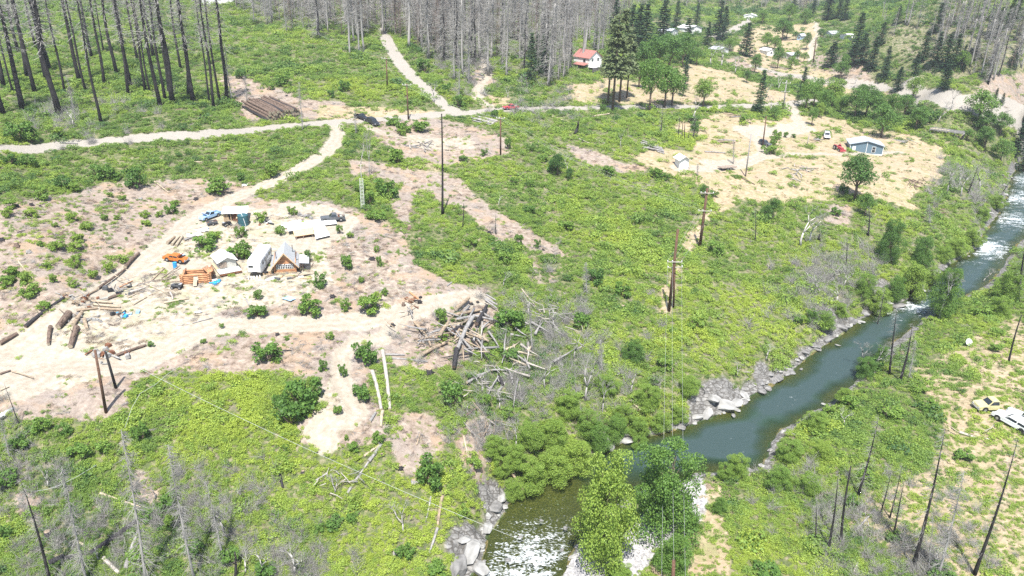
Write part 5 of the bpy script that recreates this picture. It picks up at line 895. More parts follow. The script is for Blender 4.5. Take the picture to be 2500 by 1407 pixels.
bb = PT(2060, 341); bf = PT(2074, 367); h, W = gable_house('blue_house', (2074, 367), (2130, 367), (bb - bf).length * .55, 2.6, 1.2, M_BWALL, M_GROOF, 'slate blue manufactured house with light grey roof and white trim', trim=M_WHITE, wins=[(.72, 1.35, .9, 1.6)], side_wins=[(-1, .2, 1.4, .9, 1), (-1, .5, 1.4, .9, 1), (-1, .8, 1.4, .9, 1)], door=.12, hd=heading(bf, bb) - math.pi / 2)
print('bluehouse', W, (bb - bf).length)
h, W = gable_house('white_house', (1437, 173), (1467, 172), 8, 5.0, 2.4, M_WHITE, M_RROOF, 'white two storey house with faded red roof by the meadow', wins=[(.3, 1.5, .9, 1.2), (.7, 4.3, 1, 1), (.25, 4.3, 1, 1)], door=.7, side_wins=[(-1, .3, 3.9, 1.2, 1), (-1, .7, 1.6, 1.2, 1)])
for x0, w_ in ((-.3, 2.6), (2.6, 2.6)): MB().box((x0 + 1.3, -2.2, .9), (w_, .1, 1.5)).part('deck_panel', M_RIGHT, h)  # dark lattice panels of the lower deck
MB().box((W / 2 - .6, -1.2, 1.75), (W * .9, 2.2, .14)).part('deck', M_WHITE, h); MB().quad((-.2, 0, 3.1), (-2.8, 0, 2.5), (-2.8, 6, 2.5), (-.2, 6, 3.1), th=.1).part('porch_roof', M_RROOF, h)
gable_house('red_roofed_barn', (495, 12), (570, 8), 9, 3.5, 3, M_WHITE, M_RROOF, 'low white building with red roof at the top left edge', 'barn', slabs=6)
for i, (a, b, L, wh, rh, wm, rm, lb) in enumerate([((1683, 82), (1712, 82), 9, 3.0, 1.5, M_WHITE, M_TARP, 'white far house right of the fir row'), ((1635, 88), (1655, 86), 7, 2.5, 1.2, M_WHITE, M_TIN, 'small pale far shed left of the white far house'), ((1815, 48), (1848, 48), 8, 2.6, 1.2, M_WHITE, M_TARP, 'pale roofed far house near the top edge'), ((2010, 92), (2030, 92), 8, 2.6, 1.2, M_WHITE, M_TIN, 'pale grey far house right of the valley road'), ((2048, 96), (2080, 96), 7, 2.4, 1.1, M_WHITE, M_TARP, 'long white far building at the hill foot'), ((1945, 98), (1955, 98), 6, 2.4, 1.0, M_LBLUE, M_TIN, 'small blue grey far shed behind the valley trees'), ((1872, 136), (1892, 136), 7, 2.4, 1.0, M_WHITE, M_TARP, 'white far house among bright green bushes'), ((1905, 140), (1930, 146), 6, 2.2, .9, M_CANVAS, M_TIN, 'low green grey far shed in dry grass'), ((1755, 128), (1778, 130), 6, 2.2, 1, M_WHITE, M_TIN, 'pale far sheds behind the bare willows')]):
    gable_house('far_house', a, b, L, wh, rh, wm, rm, lb, 'house', slabs=3, wins=[(.5, 1.4, 1, 1)])
gable_house('garden_shed', (1658, 412), (1680, 413), 3, 2.6, .8, M_WHITE, M_TARP, 'tiny white shed at the left end of the dry clearing', 'shed', ov=.5, slabs=4, door=.5)

# the log cabin: gable to the viewer, log front, two windows, steep pale roof
A, B = [Vector(p.tolist()) for p in PTS([(671, 668), (723, 665)])]; W = (B - A).length; cab = empty('log_cabin', (A.x, A.y, A.z), heading(A, B)); tag(cab, 'log cabin with steep pale tin roof and orange timber gable', 'cabin'); k = W / 4.4
wl, rh, L = 2.05 * k, 2.55 * k, 6.0 * k
for i in range(9):
    z = .12 * k + i * .26 * k
    if z > 1.02 * k and z < 2.0 * k:
        for x0, x1 in ((-.15, .35), (4.05, 4.55)): MB().tube([(x0 * k, 0, z), (x1 * k, 0, z)], .135 * k, 8).part('log', M_PEEL, cab, True)
    else: MB().tube([(-.2 * k, 0, z), (4.6 * k, 0, z)], .135 * k, 8).part('log', M_PEEL if i % 3 else M_WOOD, cab, True)
for x in (0, 4.4 * k):
    for i in range(9): MB().tube([(x, -.25 * k, .25 * k + i * .26 * k), (x, L, .25 * k + i * .26 * k)], .135 * k, 7).part('log', M_PEEL, cab, True)
for i in range(9):   # gable boards
    z = wl + .15 * k + i * .25 * k; hw = 2.2 * k * (1 - (z - wl) / rh)
    if hw > .15 * k: MB().box((2.2 * k, -.02 - .012 * (i % 2), z), (2 * hw, .06, .235 * k)).part('board', M_WOOD if i > 5 else M_PEEL, cab)
for x in (1.3, 3.1):
    f = MB().box((x * k, -.12 * k, 1.53 * k), (1.62 * k, .08, 1.0 * k)).part('window', M_WHITE, cab)
    for a in range(4):
        for b_ in range(2): MB().box(((x - .57 + a * .38) * k, -.12 * k - .05, (1.29 + b_ * .46) * k), (.27 * k, .03, .36 * k)).part('pane', M_GLASS, f)
n = math.hypot(2.2 * k, rh); ov = 1.1 * k; ux, uz = 2.2 * k / n * ov, rh / n * ov
for i in range(9):
    y0, y1 = -.8 * k + (L + 1.2 * k) * i / 9, -.8 * k + (L + 1.2 * k) * (i + 1) / 9 - .01; e = .10 + .03 * (i % 2)
    roof_slab((-ux, y1, wl - uz + e), (-ux, y0, wl - uz + e), (2.2 * k, y0, wl + rh + e), (2.2 * k, y1, wl + rh + e), .08, M_TIN, cab, 'roof_sheet'); roof_slab((4.4 * k + ux, y0, wl - uz + e), (4.4 * k + ux, y1, wl - uz + e), (2.2 * k, y1, wl + rh + e), (2.2 * k, y0, wl + rh + e), .08, M_TIN, cab, 'roof_sheet')
for sx in (-1, 1): MB().quad((2.2 * k + sx * (2.2 * k + ux), -.82 * k, wl - uz - .05), (2.2 * k, -.82 * k, wl + rh - .05), (2.2 * k, -.82 * k, wl + rh + .2), (2.2 * k + sx * (2.2 * k + ux), -.82 * k, wl - uz + .2), th=.1).part('barge_board', M_WOOD, cab)
for x, y, z0, z1 in ((.5, 1.2, wl, wl + 2.4 * k), (4.5, 1.6, wl - .5, wl + 2.4 * k), (3.8, 4.5, wl, wl + 2.6 * k)): MB().tube([(x * k, y * k, z0), (x * k, y * k, z1)], .07, 6).part('stovepipe', M_DGREY, cab)
for i, (x, z) in enumerate(((5.4, 0), (5.9, 0), (5.4, 2), (5.9, 2))): MB().tube([(x * k, (.2 + z) * k, -.1), (x * k, (.2 + z) * k, 1.9 * k)], .08, 6).part('porch_post', M_LOGB, cab)
for i in range(9): MB().box((6.2 * k, (i * .6 + .3) * k, 1.95 * k - .015 * i), (2.0 * k, .52 * k, .06), ry=.12).part('porch_roof_board', M_TARP if i % 3 else M_TIN, cab)
for i in range(5): MB().box((-.75 * k, -.4 * k, .15 + .16 * i * k), (.9 * k, .30, .06), rz=.5).part('step', M_WOOD, cab)
M_FR = heading(A, B)
def near(o_, x, y, z=0.0):  # a point in the cabin's own frame
    c, s = math.cos(M_FR), math.sin(M_FR); X, Y = A.x + c * x - s * y, A.y + s * x + c * y; return Vector((X, Y, gz(X, Y) + z))
for i in range(13):   # loose things round the cabin front
    x, y = R.uniform(-1.5, 6.5), R.uniform(-3.2, -.9); p = near(cab, x * k, y * k, .12); o = MB().box((0, 0, 0), (R.uniform(.5, 2.2), R.uniform(.15, .5), R.uniform(.1, .3))).part('plank' if i % 2 else 'crate', [M_WOOD, M_WOOD2, M_DGREY, M_WHITE][i % 4], None, loc=p, rz=R.uniform(0, 3)); auto(o, ['pale plank', 'brown crate', 'grey plank', 'white crate'][i % 4], 'plank' if i % 2 else 'crate', 690 + x * 3, 675, 'building leftovers in front of the cabin')
for i in range(9): p = near(cab, (4.4 + i * .3) * k, (-1.2 - .1 * i) * k, .1 + .03 * i); o = MB().box((0, 0, 0), (2.0 * k, .16, .07)).part('board', M_LOGW, None, loc=p, rz=R.uniform(.5, .8)); o.name = 'lumber_board'; tag(o, 'pale board of the lumber stack right of the cabin door side', 'board', 'boards stacked right of the cabin')

# white camper left of the cabin
A2, B2 = [Vector(p.tolist()) for p in PTS([(613, 668), (643, 664)])]; W = (B2 - A2).length; ch_ = heading(PT(628, 668), PT(664, 604)) - math.pi / 2; W *= 1.12; cp = empty('camper_trailer', PT(609, 672), ch_); tag(cp, 'long white camper trailer standing tight against the cabin left side', 'camper'); Lc = W * 3.0; hc = W * 1.25
b = MB(); V = []; F = []
for j, (y, z0, z1, ins) in enumerate([(-.35, .35, .75, .06), (-.28, .25, .95, .03), (0, .22, 1.05, 0), (Lc / W - .15, .22, 1.08, 0), (Lc / W, .25, .98, .05)]):
    for x, z in ((0 + ins, z0), (1 - ins, z0), (1 - ins, z1 - .08), (.93 - ins, z1), (.07 + ins, z1), (0 + ins, z1 - .08)): V.append((x * W, y * W, z * hc))
for j in range(4):
    for i in range(6): F.append((j * 6 + i, j * 6 + (i + 1) % 6, j * 6 + 6 + (i + 1) % 6, j * 6 + 6 + i))
b.add(V, F + [(5, 4, 3, 2, 1, 0), tuple(range(24, 30))]).part('body', M_WHITE, cp)
MB().box((.28 * W, -.345 * W, .66 * hc), (.34 * W, .05, .13 * hc)).part('front_window', M_GLASS, cp); MB().box((.52 * W, -.32 * W, .30 * hc), (.36 * W, .1, .2 * hc)).part('hitch_opening', M_BLACK, cp)
for i in range(5): MB().box((1.0 * W + .03, (.35 + i * .6) * W, .74 * hc), (.04, .36 * W, .22 * hc)).part('side_window', M_GLASS, cp)
MB().box((W + .03, 1.2 * W, .55 * hc), (.05, .3 * W, .6 * hc)).part('door', M_CANVAS, cp); 
for y in (1.9, 2.3): wheel(cp, 0, 0); c = cp.children[-1]; c.location = (.05 * W, y * W, 0); c.rotation_euler = (0, 0, math.pi / 2)
MB().box((.5 * W, 1.5 * W, 1.10 * hc), (.35 * W, .5 * W, .1 * hc)).part('roof_vent', M_WHITE, cp)
for i in range(5): p = PT(607 + i * 7, 683 - i); o = MB().box((0, 0, .25), (.18, .06, .55)).part('picket', M_WHITE, None, loc=p, rz=.1 * i); tag(o, 'short white picket standing in front of the camper', 'picket', 'white pickets before the camper')

# canvas tent on a plank platform
A3, B3 = [Vector(p.tolist()) for p in PTS([(535, 671), (583, 660)])]; W = (B3 - A3).length; t = empty('canvas_tent', A3, heading(A3, B3)); tag(t, 'white ridge canvas tent with grey front flap on a plank platform', 'tent'); k = W
b = MB(); V = [(.06, .12, .22), (.94, .12, .22), (.94, .12, .62), (.5, .12, .80), (.06, .12, .62)]; V += [(x, 1.25, z) for x, y, z in V]; b.add([(x * k, y * k, z * k) for x, y, z in V], [(0, 1, 2, 3, 4), (9, 8, 7, 6, 5), (1, 6, 7, 2), (4, 9, 5, 0), (2, 7, 8, 3), (3, 8, 9, 4)]).part('canvas_wall', M_CANVAS, t)
MB().quad((-.02 * k, 1.35 * k, .60 * k), (-.02 * k, -.0 * k, .60 * k), (.5 * k, -.0 * k, .84 * k), (.5 * k, 1.35 * k, .84 * k), th=.05).part('fly_sheet', M_TARP, t); MB().quad((1.02 * k, 0, .60 * k), (1.02 * k, 1.35 * k, .60 * k), (.5 * k, 1.35 * k, .84 * k), (.5 * k, 0, .84 * k), th=.05).part('fly_sheet', M_TARP, t)
MB().box((.28 * k, .10 * k, .44 * k), (.36 * k, .05, .30 * k)).part('door_flap', M_WOOD2, t)
for i in range(8): MB().box((.5 * k, (-.28 + i * .2) * k, .18 * k), (1.1 * k, .185 * k, .05 * k)).part('floor_plank', M_TARP if i < 3 else M_WOOD, t)
for x in (0.02, .5, .98): MB().box((x * k, -.3 * k, .06 * k), (.05 * k, .05 * k, .24 * k)).part('platform_post', M_WOOD2, t)
MB().box((.5 * k, -.36 * k, .10 * k), (1.1 * k, .04 * k, .1 * k)).part('platform_beam', M_RUST, t)

# peeled log crib: notched courses with gaps
A4, B4 = [Vector(p.tolist()) for p in PTS([(447, 694), (512, 690)])]; W = (B4 - A4).length; cr = empty('log_crib', A4, heading(A4, B4)); tag(cr, 'roofless square of orange peeled logs, walls of a cabin being built', 'log walls'); D_ = W * .72; r_ = W * .040
for i in range(5):
    for y in (0, D_):
        z = r_ + i * 2 * r_
        if y == 0 and i in (1, 2, 3): MB().tube([(-.09 * W, y, z), (.42 * W, y, z)], r_, 9).part('log', M_PEEL, cr, True); MB().tube([(.60 * W, y, z), (1.09 * W, y, z)], r_, 9).part('log', M_PEEL, cr, True)
        elif y == 0 or i < 4: MB().tube([(-.09 * W, y, z), (1.09 * W, y, z)], [r_, r_ * .9], 9).part('log', M_PEEL, cr, True)
    for x in (0, W):
        if i < 4 or x: MB().tube([(x, -.09 * W, 2 * r_ + i * 2 * r_), (x, D_ + .09 * W, 2 * r_ + i * 2 * r_)], [r_, r_ * .9], 9).part('log', M_PEEL, cr, True)
for i in range(5): MB().tube([(W * (1.02 + .03 * i), .1 * W, r_ * (9 + i * .6)), (W * (.7 + .08 * i), D_ * .9, r_ * (9.5 + (i % 3)))], r_ * .8, 8).part('log', M_PEEL, cr, True)
MB().box((.5 * W, -.12 * W, .2 * W), (.14 * W, .04, .55 * W), rx=-.9).part('ramp_board', M_LOGW, cr)
for a, b_, z in (((395, 680), (440, 655), .5), ((398, 686), (432, 668), .5), ((432, 676), (400, 688), .3), ((405, 690), (450, 690), .25)):
    P, Q = PT(*a), PT(*b_); o = MB().tube([(0, 0, .1), tuple(Q - P + Vector((0, 0, z)))], .09, 6).part('prop_pole', M_WOOD2, None, loc=P); auto(o, 'thin tan pole', 'pole', *a, group='thin poles by the log crib')
# woodshed with pale roof, tank, tarp shelter
A5, B5 = [Vector(p.tolist()) for p in PTS([(548, 540), (600, 540)])]; W = (B5 - A5).length; sh = empty('woodshed', A5, heading(A5, B5)); tag(sh, 'brown board woodshed under a white sheet roof behind the water tank', 'shed'); k = W
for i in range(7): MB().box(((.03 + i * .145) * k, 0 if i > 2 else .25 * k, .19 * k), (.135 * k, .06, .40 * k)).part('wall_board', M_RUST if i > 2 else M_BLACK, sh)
for x in (0, .33, .66, 1.0):
    for y in (-.05, .6): MB().box((x * k, y * k, .2 * k), (.03 * k, .03 * k, .46 * k)).part('post', M_WOOD, sh)
for i in range(6): MB().quad(((-.08 + i * .2) * k, -.16 * k, (.42 + .004 * (i % 2)) * k), ((.115 + i * .2) * k, -.16 * k, (.42 - .01 * i) * k), ((.115 + i * .2) * k, .72 * k, .50 * k), ((-.08 + i * .2) * k, .72 * k, .50 * k), th=.05).part('roof_sheet', M_TARP, sh)
for i in range(6): MB().tube([(.05 * k + i * .04 * k, -.08 * k, .02), (.03 * k + i * .03 * k, -.02 * k, .34 * k)], .05, 5).part('leaning_pole', M_WOOD, sh)
MB().box((.72 * k, -.2 * k, .10 * k), (.22 * k, .16 * k, .2 * k)).part('firewood_box', M_RUST, sh); MB().box((.72 * k, -.2 * k, .21 * k), (.26 * k, .2 * k, .02 * k)).part('box_lid', M_WOOD, sh)
P = PT(595, 548); k = mpp(P); tk = empty('water_tank', P); tag(tk, 'round dark blue green water tank with a white hose over it', 'water tank'); r_ = 13 * k; hh = 24 * k; MB().tube([(0, 0, -.2), (0, 0, hh)], r_, 22).part('tank_wall', M_TANK, tk); MB().tube([(0, 0, hh - .02), (0, 0, hh + .12), (0, 0, hh + .28)], [r_ * .98, r_ * .8, r_ * .15], 22).part('lid', M_TANK, tk); MB().tube([(-.3, 0, hh + .3), (.2, -r_ * .8, hh + .22), (r_ * .5, -r_ * .95, hh * .6), (r_ * .75, -r_ - .1, .1)], .04, 5).part('hose', M_WHITE, tk)
for z in (.3, .6): MB().tube([(0, 0, hh * z), (0, 0, hh * z + .06)], r_ * 1.015, 22).part('band', M_TANK, tk)
A6, B6 = [Vector(p.tolist()) for p in PTS([(735, 582), (792, 574)])]; W = (B6 - A6).length; ts = empty('tarp_shelter', A6, heading(A6, B6)); tag(ts, 'dugout shelter under white and tan sheets behind the cabin', 'shelter'); k = W
MB().quad((-.25 * k, 0, .10 * k), (.55 * k, -.05 * k, .12 * k), (.65 * k, .45 * k, .26 * k), (-.2 * k, .5 * k, .22 * k), th=.06).part('tan_sheet', M_WOOD, ts); MB().quad((-.4 * k, .45 * k, .22 * k), (.66 * k, .42 * k, .27 * k), (.75 * k, 1.1 * k, .3 * k), (-.3 * k, 1.1 * k, .25 * k), th=.05).part('white_sheet', M_TARP, ts); MB().quad((.5 * k, -.45 * k, .04 * k), (1.15 * k, -.3 * k, .04 * k), (1.2 * k, .6 * k, .2 * k), (.68 * k, .5 * k, .28 * k), th=.05).part('white_sheet', M_TARP, ts)
MB().box((.12 * k, .12 * k, .05 * k), (.5 * k, .1 * k, .16 * k)).part('back_wall', M_RUST, ts)
for x in (-.2, .1, .5): MB().box((x * k, 0, .05 * k), (.03 * k, .03 * k, .16 * k)).part('post', M_WOOD2, ts)
for i, (a, b_) in enumerate((((700, 560), (735, 545)), ((745, 552), (790, 548)))): 
    P, Q = PT(*a), PT(*b_); o = MB().quad((0, -1.5, .15), (6, -1.2, .12), (6.3, 2, .4), (0, 1.8, .35), th=.04).part('white_sheet_cover', M_TARP, None, loc=P, rz=heading(P, Q)); auto(o, 'white plastic sheet', 'tarp', *a, group='white sheets by the shelter')
for (a, b_, w_, m_, nm) in (((455, 578), (492, 572), 1.4, M_TARP, 'white panel'), ((480, 566), (508, 562), 1.6, M_TARP, 'white panel'), ((498, 561), (510, 558), .8, M_LBLUE, 'light blue panel'), ((436, 622), (449, 627), .9, M_LBLUE, 'grey car window frame'), ((694, 728), (716, 736), 1.2, M_LBLUE, 'crumpled grey blue tarp'), ((475, 765), (492, 763), .8, M_TARP, 'crumpled white tarp'), ((590, 455), (606, 452), .9, M_TARP, 'white board')):
    P, Q = PT(*a), PT(*b_); L = (Q - P).length; b = MB(); V = []; F = []
    for j in range(5):
        for i in range(6): V.append((i / 5 * L + R.uniform(-.1, .1), (j / 4 - .5) * w_ + R.uniform(-.1, .1), .08 + R.random() * .22))
    for j in range(4):
        for i in range(5): F.append((j * 6 + i, j * 6 + i + 1, j * 6 + 7 + i, j * 6 + 6 + i))
    auto(b.add(V, F).part('loose_panel', m_, None, loc=P, rz=heading(P, Q)), nm, 'tarp' if 'tarp' in nm else 'panel', *a)
def barrel(px, py, hpx, m_, lb, cat='barrel'):
    P = PT(px, py); k = mpp(P); h = hpx * k; r_ = h * .34; o = empty('barrel', P); MB().tube([(0, 0, 0), (0, 0, h)], r_, 14).part('drum', m_, o)
    for z in (.33, .66, .97): MB().tube([(0, 0, h * z - .03), (0, 0, h * z + .03)], r_ * 1.05, 14).part('rib', m_, o)
    tag(o, lb, cat)
barrel(428, 654, 14, M_BLUE, 'bright blue barrel just below the orange car')
def heap(px, py, n, spread, items, label_, group, cat='scrap', size=(.3, .9)):
    P = PT(px, py)
    for i in range(n):
        m_, nm = items[i % len(items)]; x, y = P.x + R.gauss(0, spread), P.y + R.gauss(0, spread * .8); s = R.uniform(*size); b = MB(); z = s * .3
        if i % 3 == 0: b.box((0, 0, 0), (s, s * .7, s * .6), rx=R.uniform(-.3, .3))
        elif i % 3 == 1: b.tube([(-s, 0, 0), (s, .1, R.uniform(-.1, .2))], s * .16, 7)
        else: b.prism([(-s * .5, -s * .3), (s * .6, -s * .3), (s * .4, s * .3), (-s * .2, s * .4)], -s * .3, s * .3)
        o = b.part('scrap_piece', m_, None, loc=(x, y, gz(x, y) + z * .8), rz=R.uniform(0, 6)); tag(o, nm + ' ' + label_, cat, group)
heap(303, 770, 16, .7, [(M_BLUE, 'blue bit'), (M_LBLUE, 'light blue bit'), (M_BLACK, 'black bit'), (M_WOOD2, 'brown bit')], 'in the junk heap by the pale logs', 'junk by the pale logs'); heap(520, 692, 8, .5, [(M_BLUE, 'blue bundle'), (M_WHITE, 'white bundle')], 'at the right corner of the log crib', 'bundles by the crib')
heap(298, 712, 14, 1.0, [(M_BLACK, 'black bit'), (M_LOGG, 'grey bit'), (M_DGREY, 'dark bit')], 'in the dark scrap beside the track', 'dark scrap by the track'); heap(660, 548, 8, .7, [(M_WHITE, 'white bit'), (M_BLACK, 'black bit'), (M_RUST, 'rusty bit')], 'in the scrap right of the tank', 'scrap right of the tank')
heap(598, 562, 6, .4, [(M_WHITE, 'white bit'), (M_BLACK, 'black bit')], 'below the water tank', 'scrap below the tank'); heap(655, 668, 8, .5, [(M_BLACK, 'black bit'), (M_WOOD, 'tan bit')], 'between camper and cabin', 'scrap between camper and cabin'); heap(735, 640, 16, 1.1, [(M_BLACK, 'dark bit'), (M_WOOD2, 'brown bit'), (M_RUST, 'rusty bit')], 'under the cabin side porch', 'scrap under the side porch')
heap(744, 530, 10, 1.0, [(M_ROCK, 'grey stone'), (M_LOGG, 'grey chunk')], 'right of the yard shrub', 'stones by the yard shrub'); heap(200, 735, 22, 1.6, [(M_RUST, 'reddish chunk'), (M_ROCKW, 'pale stone'), (M_LOGT, 'tan chunk')], 'along the track bank', 'rubble along the track bank'); heap(215, 782, 16, 1.2, [(M_LOGG, 'grey chunk'), (M_ROCKW, 'pale stone')], 'among the cut logs', 'rubble among the cut logs'); heap(260, 865, 22, 1.6, [(M_ROCKW, 'pale stone'), (M_RUST, 'reddish chunk')], 'behind the twin poles', 'rubble behind the twin poles'); heap(1010, 735, 9, .8, [(M_RUST, 'red brown chunk'), (M_LOGK, 'black chunk')], 'at the burn spot beside the track end', 'chunks at the burn spot')
# platform of planks at the cabin green, satellite dish
P = PT(2363, 845); k = mpp(P); d = empty('satellite_dish', P); tag(d, 'white satellite dish on a short mast in the brush', 'satellite dish'); MB().tube([(0, 0, -.1), (0, 0, 8 * k)], .05, 6).part('mast', M_STEEL, d); b = MB(); V = [(0, .25, 0)]; r_ = 9 * k; n = 16
for j in (1, 2, 3):
    for i in range(n): a = i / n * 6.2832; q = j / 3; V.append((math.cos(a) * r_ * q, .25 - .25 * q * q * 1.0, math.sin(a) * r_ * q))
F = [(0, 1 + (i + 1) % n, 1 + i) for i in range(n)] + [(1 + j * n + i, 1 + j * n + (i + 1) % n, 1 + (j + 1) * n + (i + 1) % n, 1 + (j + 1) * n + i) for j in range(2) for i in range(n)]
b.add(V, F); o = b.part('reflector', M_WHITE, d); o.location = (0, 0, 11 * k); o.rotation_euler = (-.5, 0, .2); MB().tube([(0, .2, 9 * k), (0, -.9, 10 * k), (0, -.9, 11.5 * k)], .03, 5).part('feed_arm', M_STEEL, d)
# remains of a timber bridge
A7, B7 = [Vector(p.tolist()) for p in PTS([(2268, 326), (2345, 350)])]; L = (B7 - A7).length; br = empty('bridge_remains', A7 + Vector((0, 0, .6)), heading(A7, B7)); tag(br, 'dark open timber frame of an old bridge deck in the brush', 'bridge')
for y in (0, 1.6, 3.2): MB().box((L / 2, y, .9), (L, .3, .4)).part('beam', M_LOGG, br)
for i in range(5): MB().box((i * L / 4, 1.6, .55), (.3, 3.6, .3)).part('cross_beam', M_LOGG, br)
for i in range(7): MB().box((i * L / 12 + .3, .5, 1.14), (L / 14, 1.2, .06)).part('deck_plank', M_LOGW, br)
for x in (0, L * .5, L): MB().box((x, 1.6, -.4), (.4, 2.6, 1.6)).part('pier', M_LOGK, br)
# lattice mast left of centre
P = PT(886, 512); k = mpp(P); Q = 75 * k / cosd(P); ms = empty('lattice_mast', P); tag(ms, 'pale ladder like lattice mast rising from the dark brush', 'mast')
for x in (-.35, .35): MB().tube([(x, 0, 0), (x, 0, Q)], .035, 5).part('rail', M_WHITE, ms)
for i in range(22): MB().tube([(-.35, 0, Q * (i + .5) / 22), (.35, 0, Q * (i + .5) / 22)], .03, 4).part('rung', M_WHITE, ms)
# ---------------------------------------------------------------- fallen and cut logs: x0,y0,x1,y1, thickness px, kind
LOGS = [(0,843,43,818,9,'b'),(63,801,165,725,8,'k'),(194,732,239,708,4,'t'),(240,706,306,659,5,'b'),(306,656,340,621,7,'b'),(45,639,81,681,3,'p'),(123,644,154,633,3,'t'),(90,642,164,645,2,'p'),(289,704,324,687,2.5,'o'),(370,687,402,656,3,'t'),(264,732,294,722,6,'b'),(311,729,334,718,3,'p'),(317,716,353,705,5,'s'),
 (221,738,274,742,7,'p'),(228,746,294,752,6,'p'),(188,761,239,755,6,'t'),(246,756,296,760,6,'t'),(179,798,201,766,9,'t'),(207,783,214,807,8,'t'),(170,771,143,805,14,'b'),(124,801,119,844,8,'b'),(188,805,173,852,12,'b'),(284,871,357,845,6,'b'),(325,746,358,727,4,'p'),(400,742,461,731,5,'p'),(416,716,423,734,4,'s'),(409,596,427,581,6,'t'),(420,600,439,580,6,'p'),(430,603,446,580,6,'p'),(450,589,478,578,5,'g'),(349,691,404,716,2,'p'),
 (934,860,952,1004,8,'s'),(909,910,931,1004,8,'s'),(934,1007,930,1045,7,'p'),(1113,768,1145,737,9,'t'),(1105,780,1177,763,7,'t'),(1113,794,1175,780,6,'g'),(1185,738,1213,751,5,'g'),(1183,744,1213,762,4,'g'),(1186,733,1210,742,4,'g'),(1163,804,1188,757,9,'k'),(1153,791,1116,866,9,'g'),(1114,866,1108,907,10,'k'),(1013,796,1039,826,7,'t'),(1039,826,1052,851,5,'t'),(1010,831,1072,830,5,'b'),(1075,832,1095,798,8,'t'),(1105,826,1127,807,8,'k'),(1031,874,1092,841,8,'t'),(1019,845,1075,837,4,'g'),(941,868,988,869,5,'g'),(942,876,1044,885,4,'g'),(1140,945,1194,913,6,'g'),
 (1263,905,1206,973,7,'g'),(1216,929,1228,948,8,'k'),(1138,1016,1200,979,5,'b'),(1188,1063,1244,907,4,'g'),(1190,960,1260,895,4,'g'),(1150,930,1200,908,4,'g'),(1200,915,1240,912,4,'g'),(1216,935,1190,975,3,'g'),(1269,701,1338,785,3,'p'),(1325,697,1378,766,3,'g'),(1300,760,1390,830,3,'g'),(1290,785,1360,800,3,'g'),(1340,760,1440,800,3,'g'),(1355,800,1430,850,3,'g'),(1225,770,1290,800,4,'g'),(903,1032,917,1010,6,'g'),(880,982,903,971,5,'s'),
 (842,1215,900,1130,6,'g'),(900,1130,932,1087,8,'g'),(889,1116,929,1087,5,'p'),(770,1176,821,1142,4,'g'),(680,1153,691,1194,6,'k'),(1080,1214,1068,1292,7,'t'),(1068,1292,1048,1353,6,'g'),(1052,1214,1038,1278,4,'g'),(1132,1066,1146,1127,4,'p'),(1025,1062,1017,1088,4,'t'),(222,1357,334,1276,12,'k'),(121,1380,158,1361,12,'k'),(158,1365,222,1358,9,'k'),(307,1392,340,1297,9,'g'),(253,1365,293,1404,9,'s'),(245,1206,344,1240,5,'p'),(188,1321,222,1345,5,'p'),
 (540,388,640,388,3,'b'),(455,397,500,398,3,'p'),(369,439,412,472,3,'p'),(1443,288,1487,280,4,'p'),(1348,286,1390,301,3,'p'),(1450,340,1476,352,3,'s'),(1410,340,1440,352,3,'s'),(2342,1058,2381,1072,6,'s'),(2402,1072,2421,1076,4,'s'),(2080,1310,2136,1245,5,'g'),(1236,1139,1282,1207,5,'t'),(1546,988,1570,1008,4,'p'),(1255,1150,1262,1200,3,'g'),(1090,700,1110,685,3,'g'),(1000,715,1025,735,4,'o'),(1130,588,1150,598,4,'p'),(1095,628,1125,640,3,'p'),(1570,366,1615,352,4,'g'),(0,915,27,906,4,'b'),(29,908,82,925,3,'t'),(0,955,22,945,4,'p'),(640,855,650,858,4,'k'),(688,858,712,857,3,'k'),(600,730,610,750,3,'g'),(150,350,190,352,3,'g'),(1720,372,1770,375,3,'g'),(2085,1400,2095,1370,5,'s'),(470,790,520,777,2,'g'),(1810,435,1843,452,2,'b')]
LP = PTS([(a, b) for a, b, *_ in LOGS] + [(c, d) for _, _, c, d, *_ in LOGS]); nL = len(LOGS)
def lay(P, Q, r_, kd, name='fallen_log', ends=True):
    v = Q - P; L = v.length; o = empty(name, P + Vector((0, 0, r_ * .9))); b = MB(); bend = R.uniform(-.02, .02) * L
    b.tube([(0, 0, 0), (L * .35, bend, r_ * .15), (L * .7, bend * .8, 0), (L, 0, 0)], [r_ * 1.08, r_, r_ * .92, r_ * .8], 9, cap=False).part('bark' if kd in 'bk' else 'stem', LOGM[kd], o, True)
    for x, rr, f in ((0, r_ * 1.06, -1), (L, r_ * .79, 1)): MB().tube([(x - .02 * f, 0, 0), (x + .005 * f, 0, 0)], rr, 9).part('cut_end', M_LOGW if kd not in 'k' else M_LOGB, o)
    if r_ > .12 and L > 3 and kd not in 'p':
        for i in range(R.randint(1, 3)): x = R.uniform(.2, .9) * L; a = R.uniform(0, 3.1); MB().tube([(x, 0, 0), (x + .2, math.cos(a) * r_ * 3, math.sin(a) * r_ * 3)], [r_ * .2, r_ * .08], 5).part('branch_stub', LOGM[kd], o)
    o.rotation_euler = v.to_track_quat('X', 'Z').to_euler(); return o
for i, (a, b, c, d, w_, kd) in enumerate(LOGS):
    P, Q = Vector(LP[i].tolist()), Vector(LP[nL + i].tolist()); r_ = w_ * mpp(P) / 2 * 1.15; dz = R.uniform(.3, 1.1) if 1010 < a < 1250 and 730 < b < 990 else 0; P.z += dz; Q.z += dz * .6
    auto(lay(P, Q, r_, kd), ('thick ' if w_ > 8 else 'thin ' if w_ < 4 else '') + LOGN[kd], 'log', (a + c) / 2, (b + d) / 2)
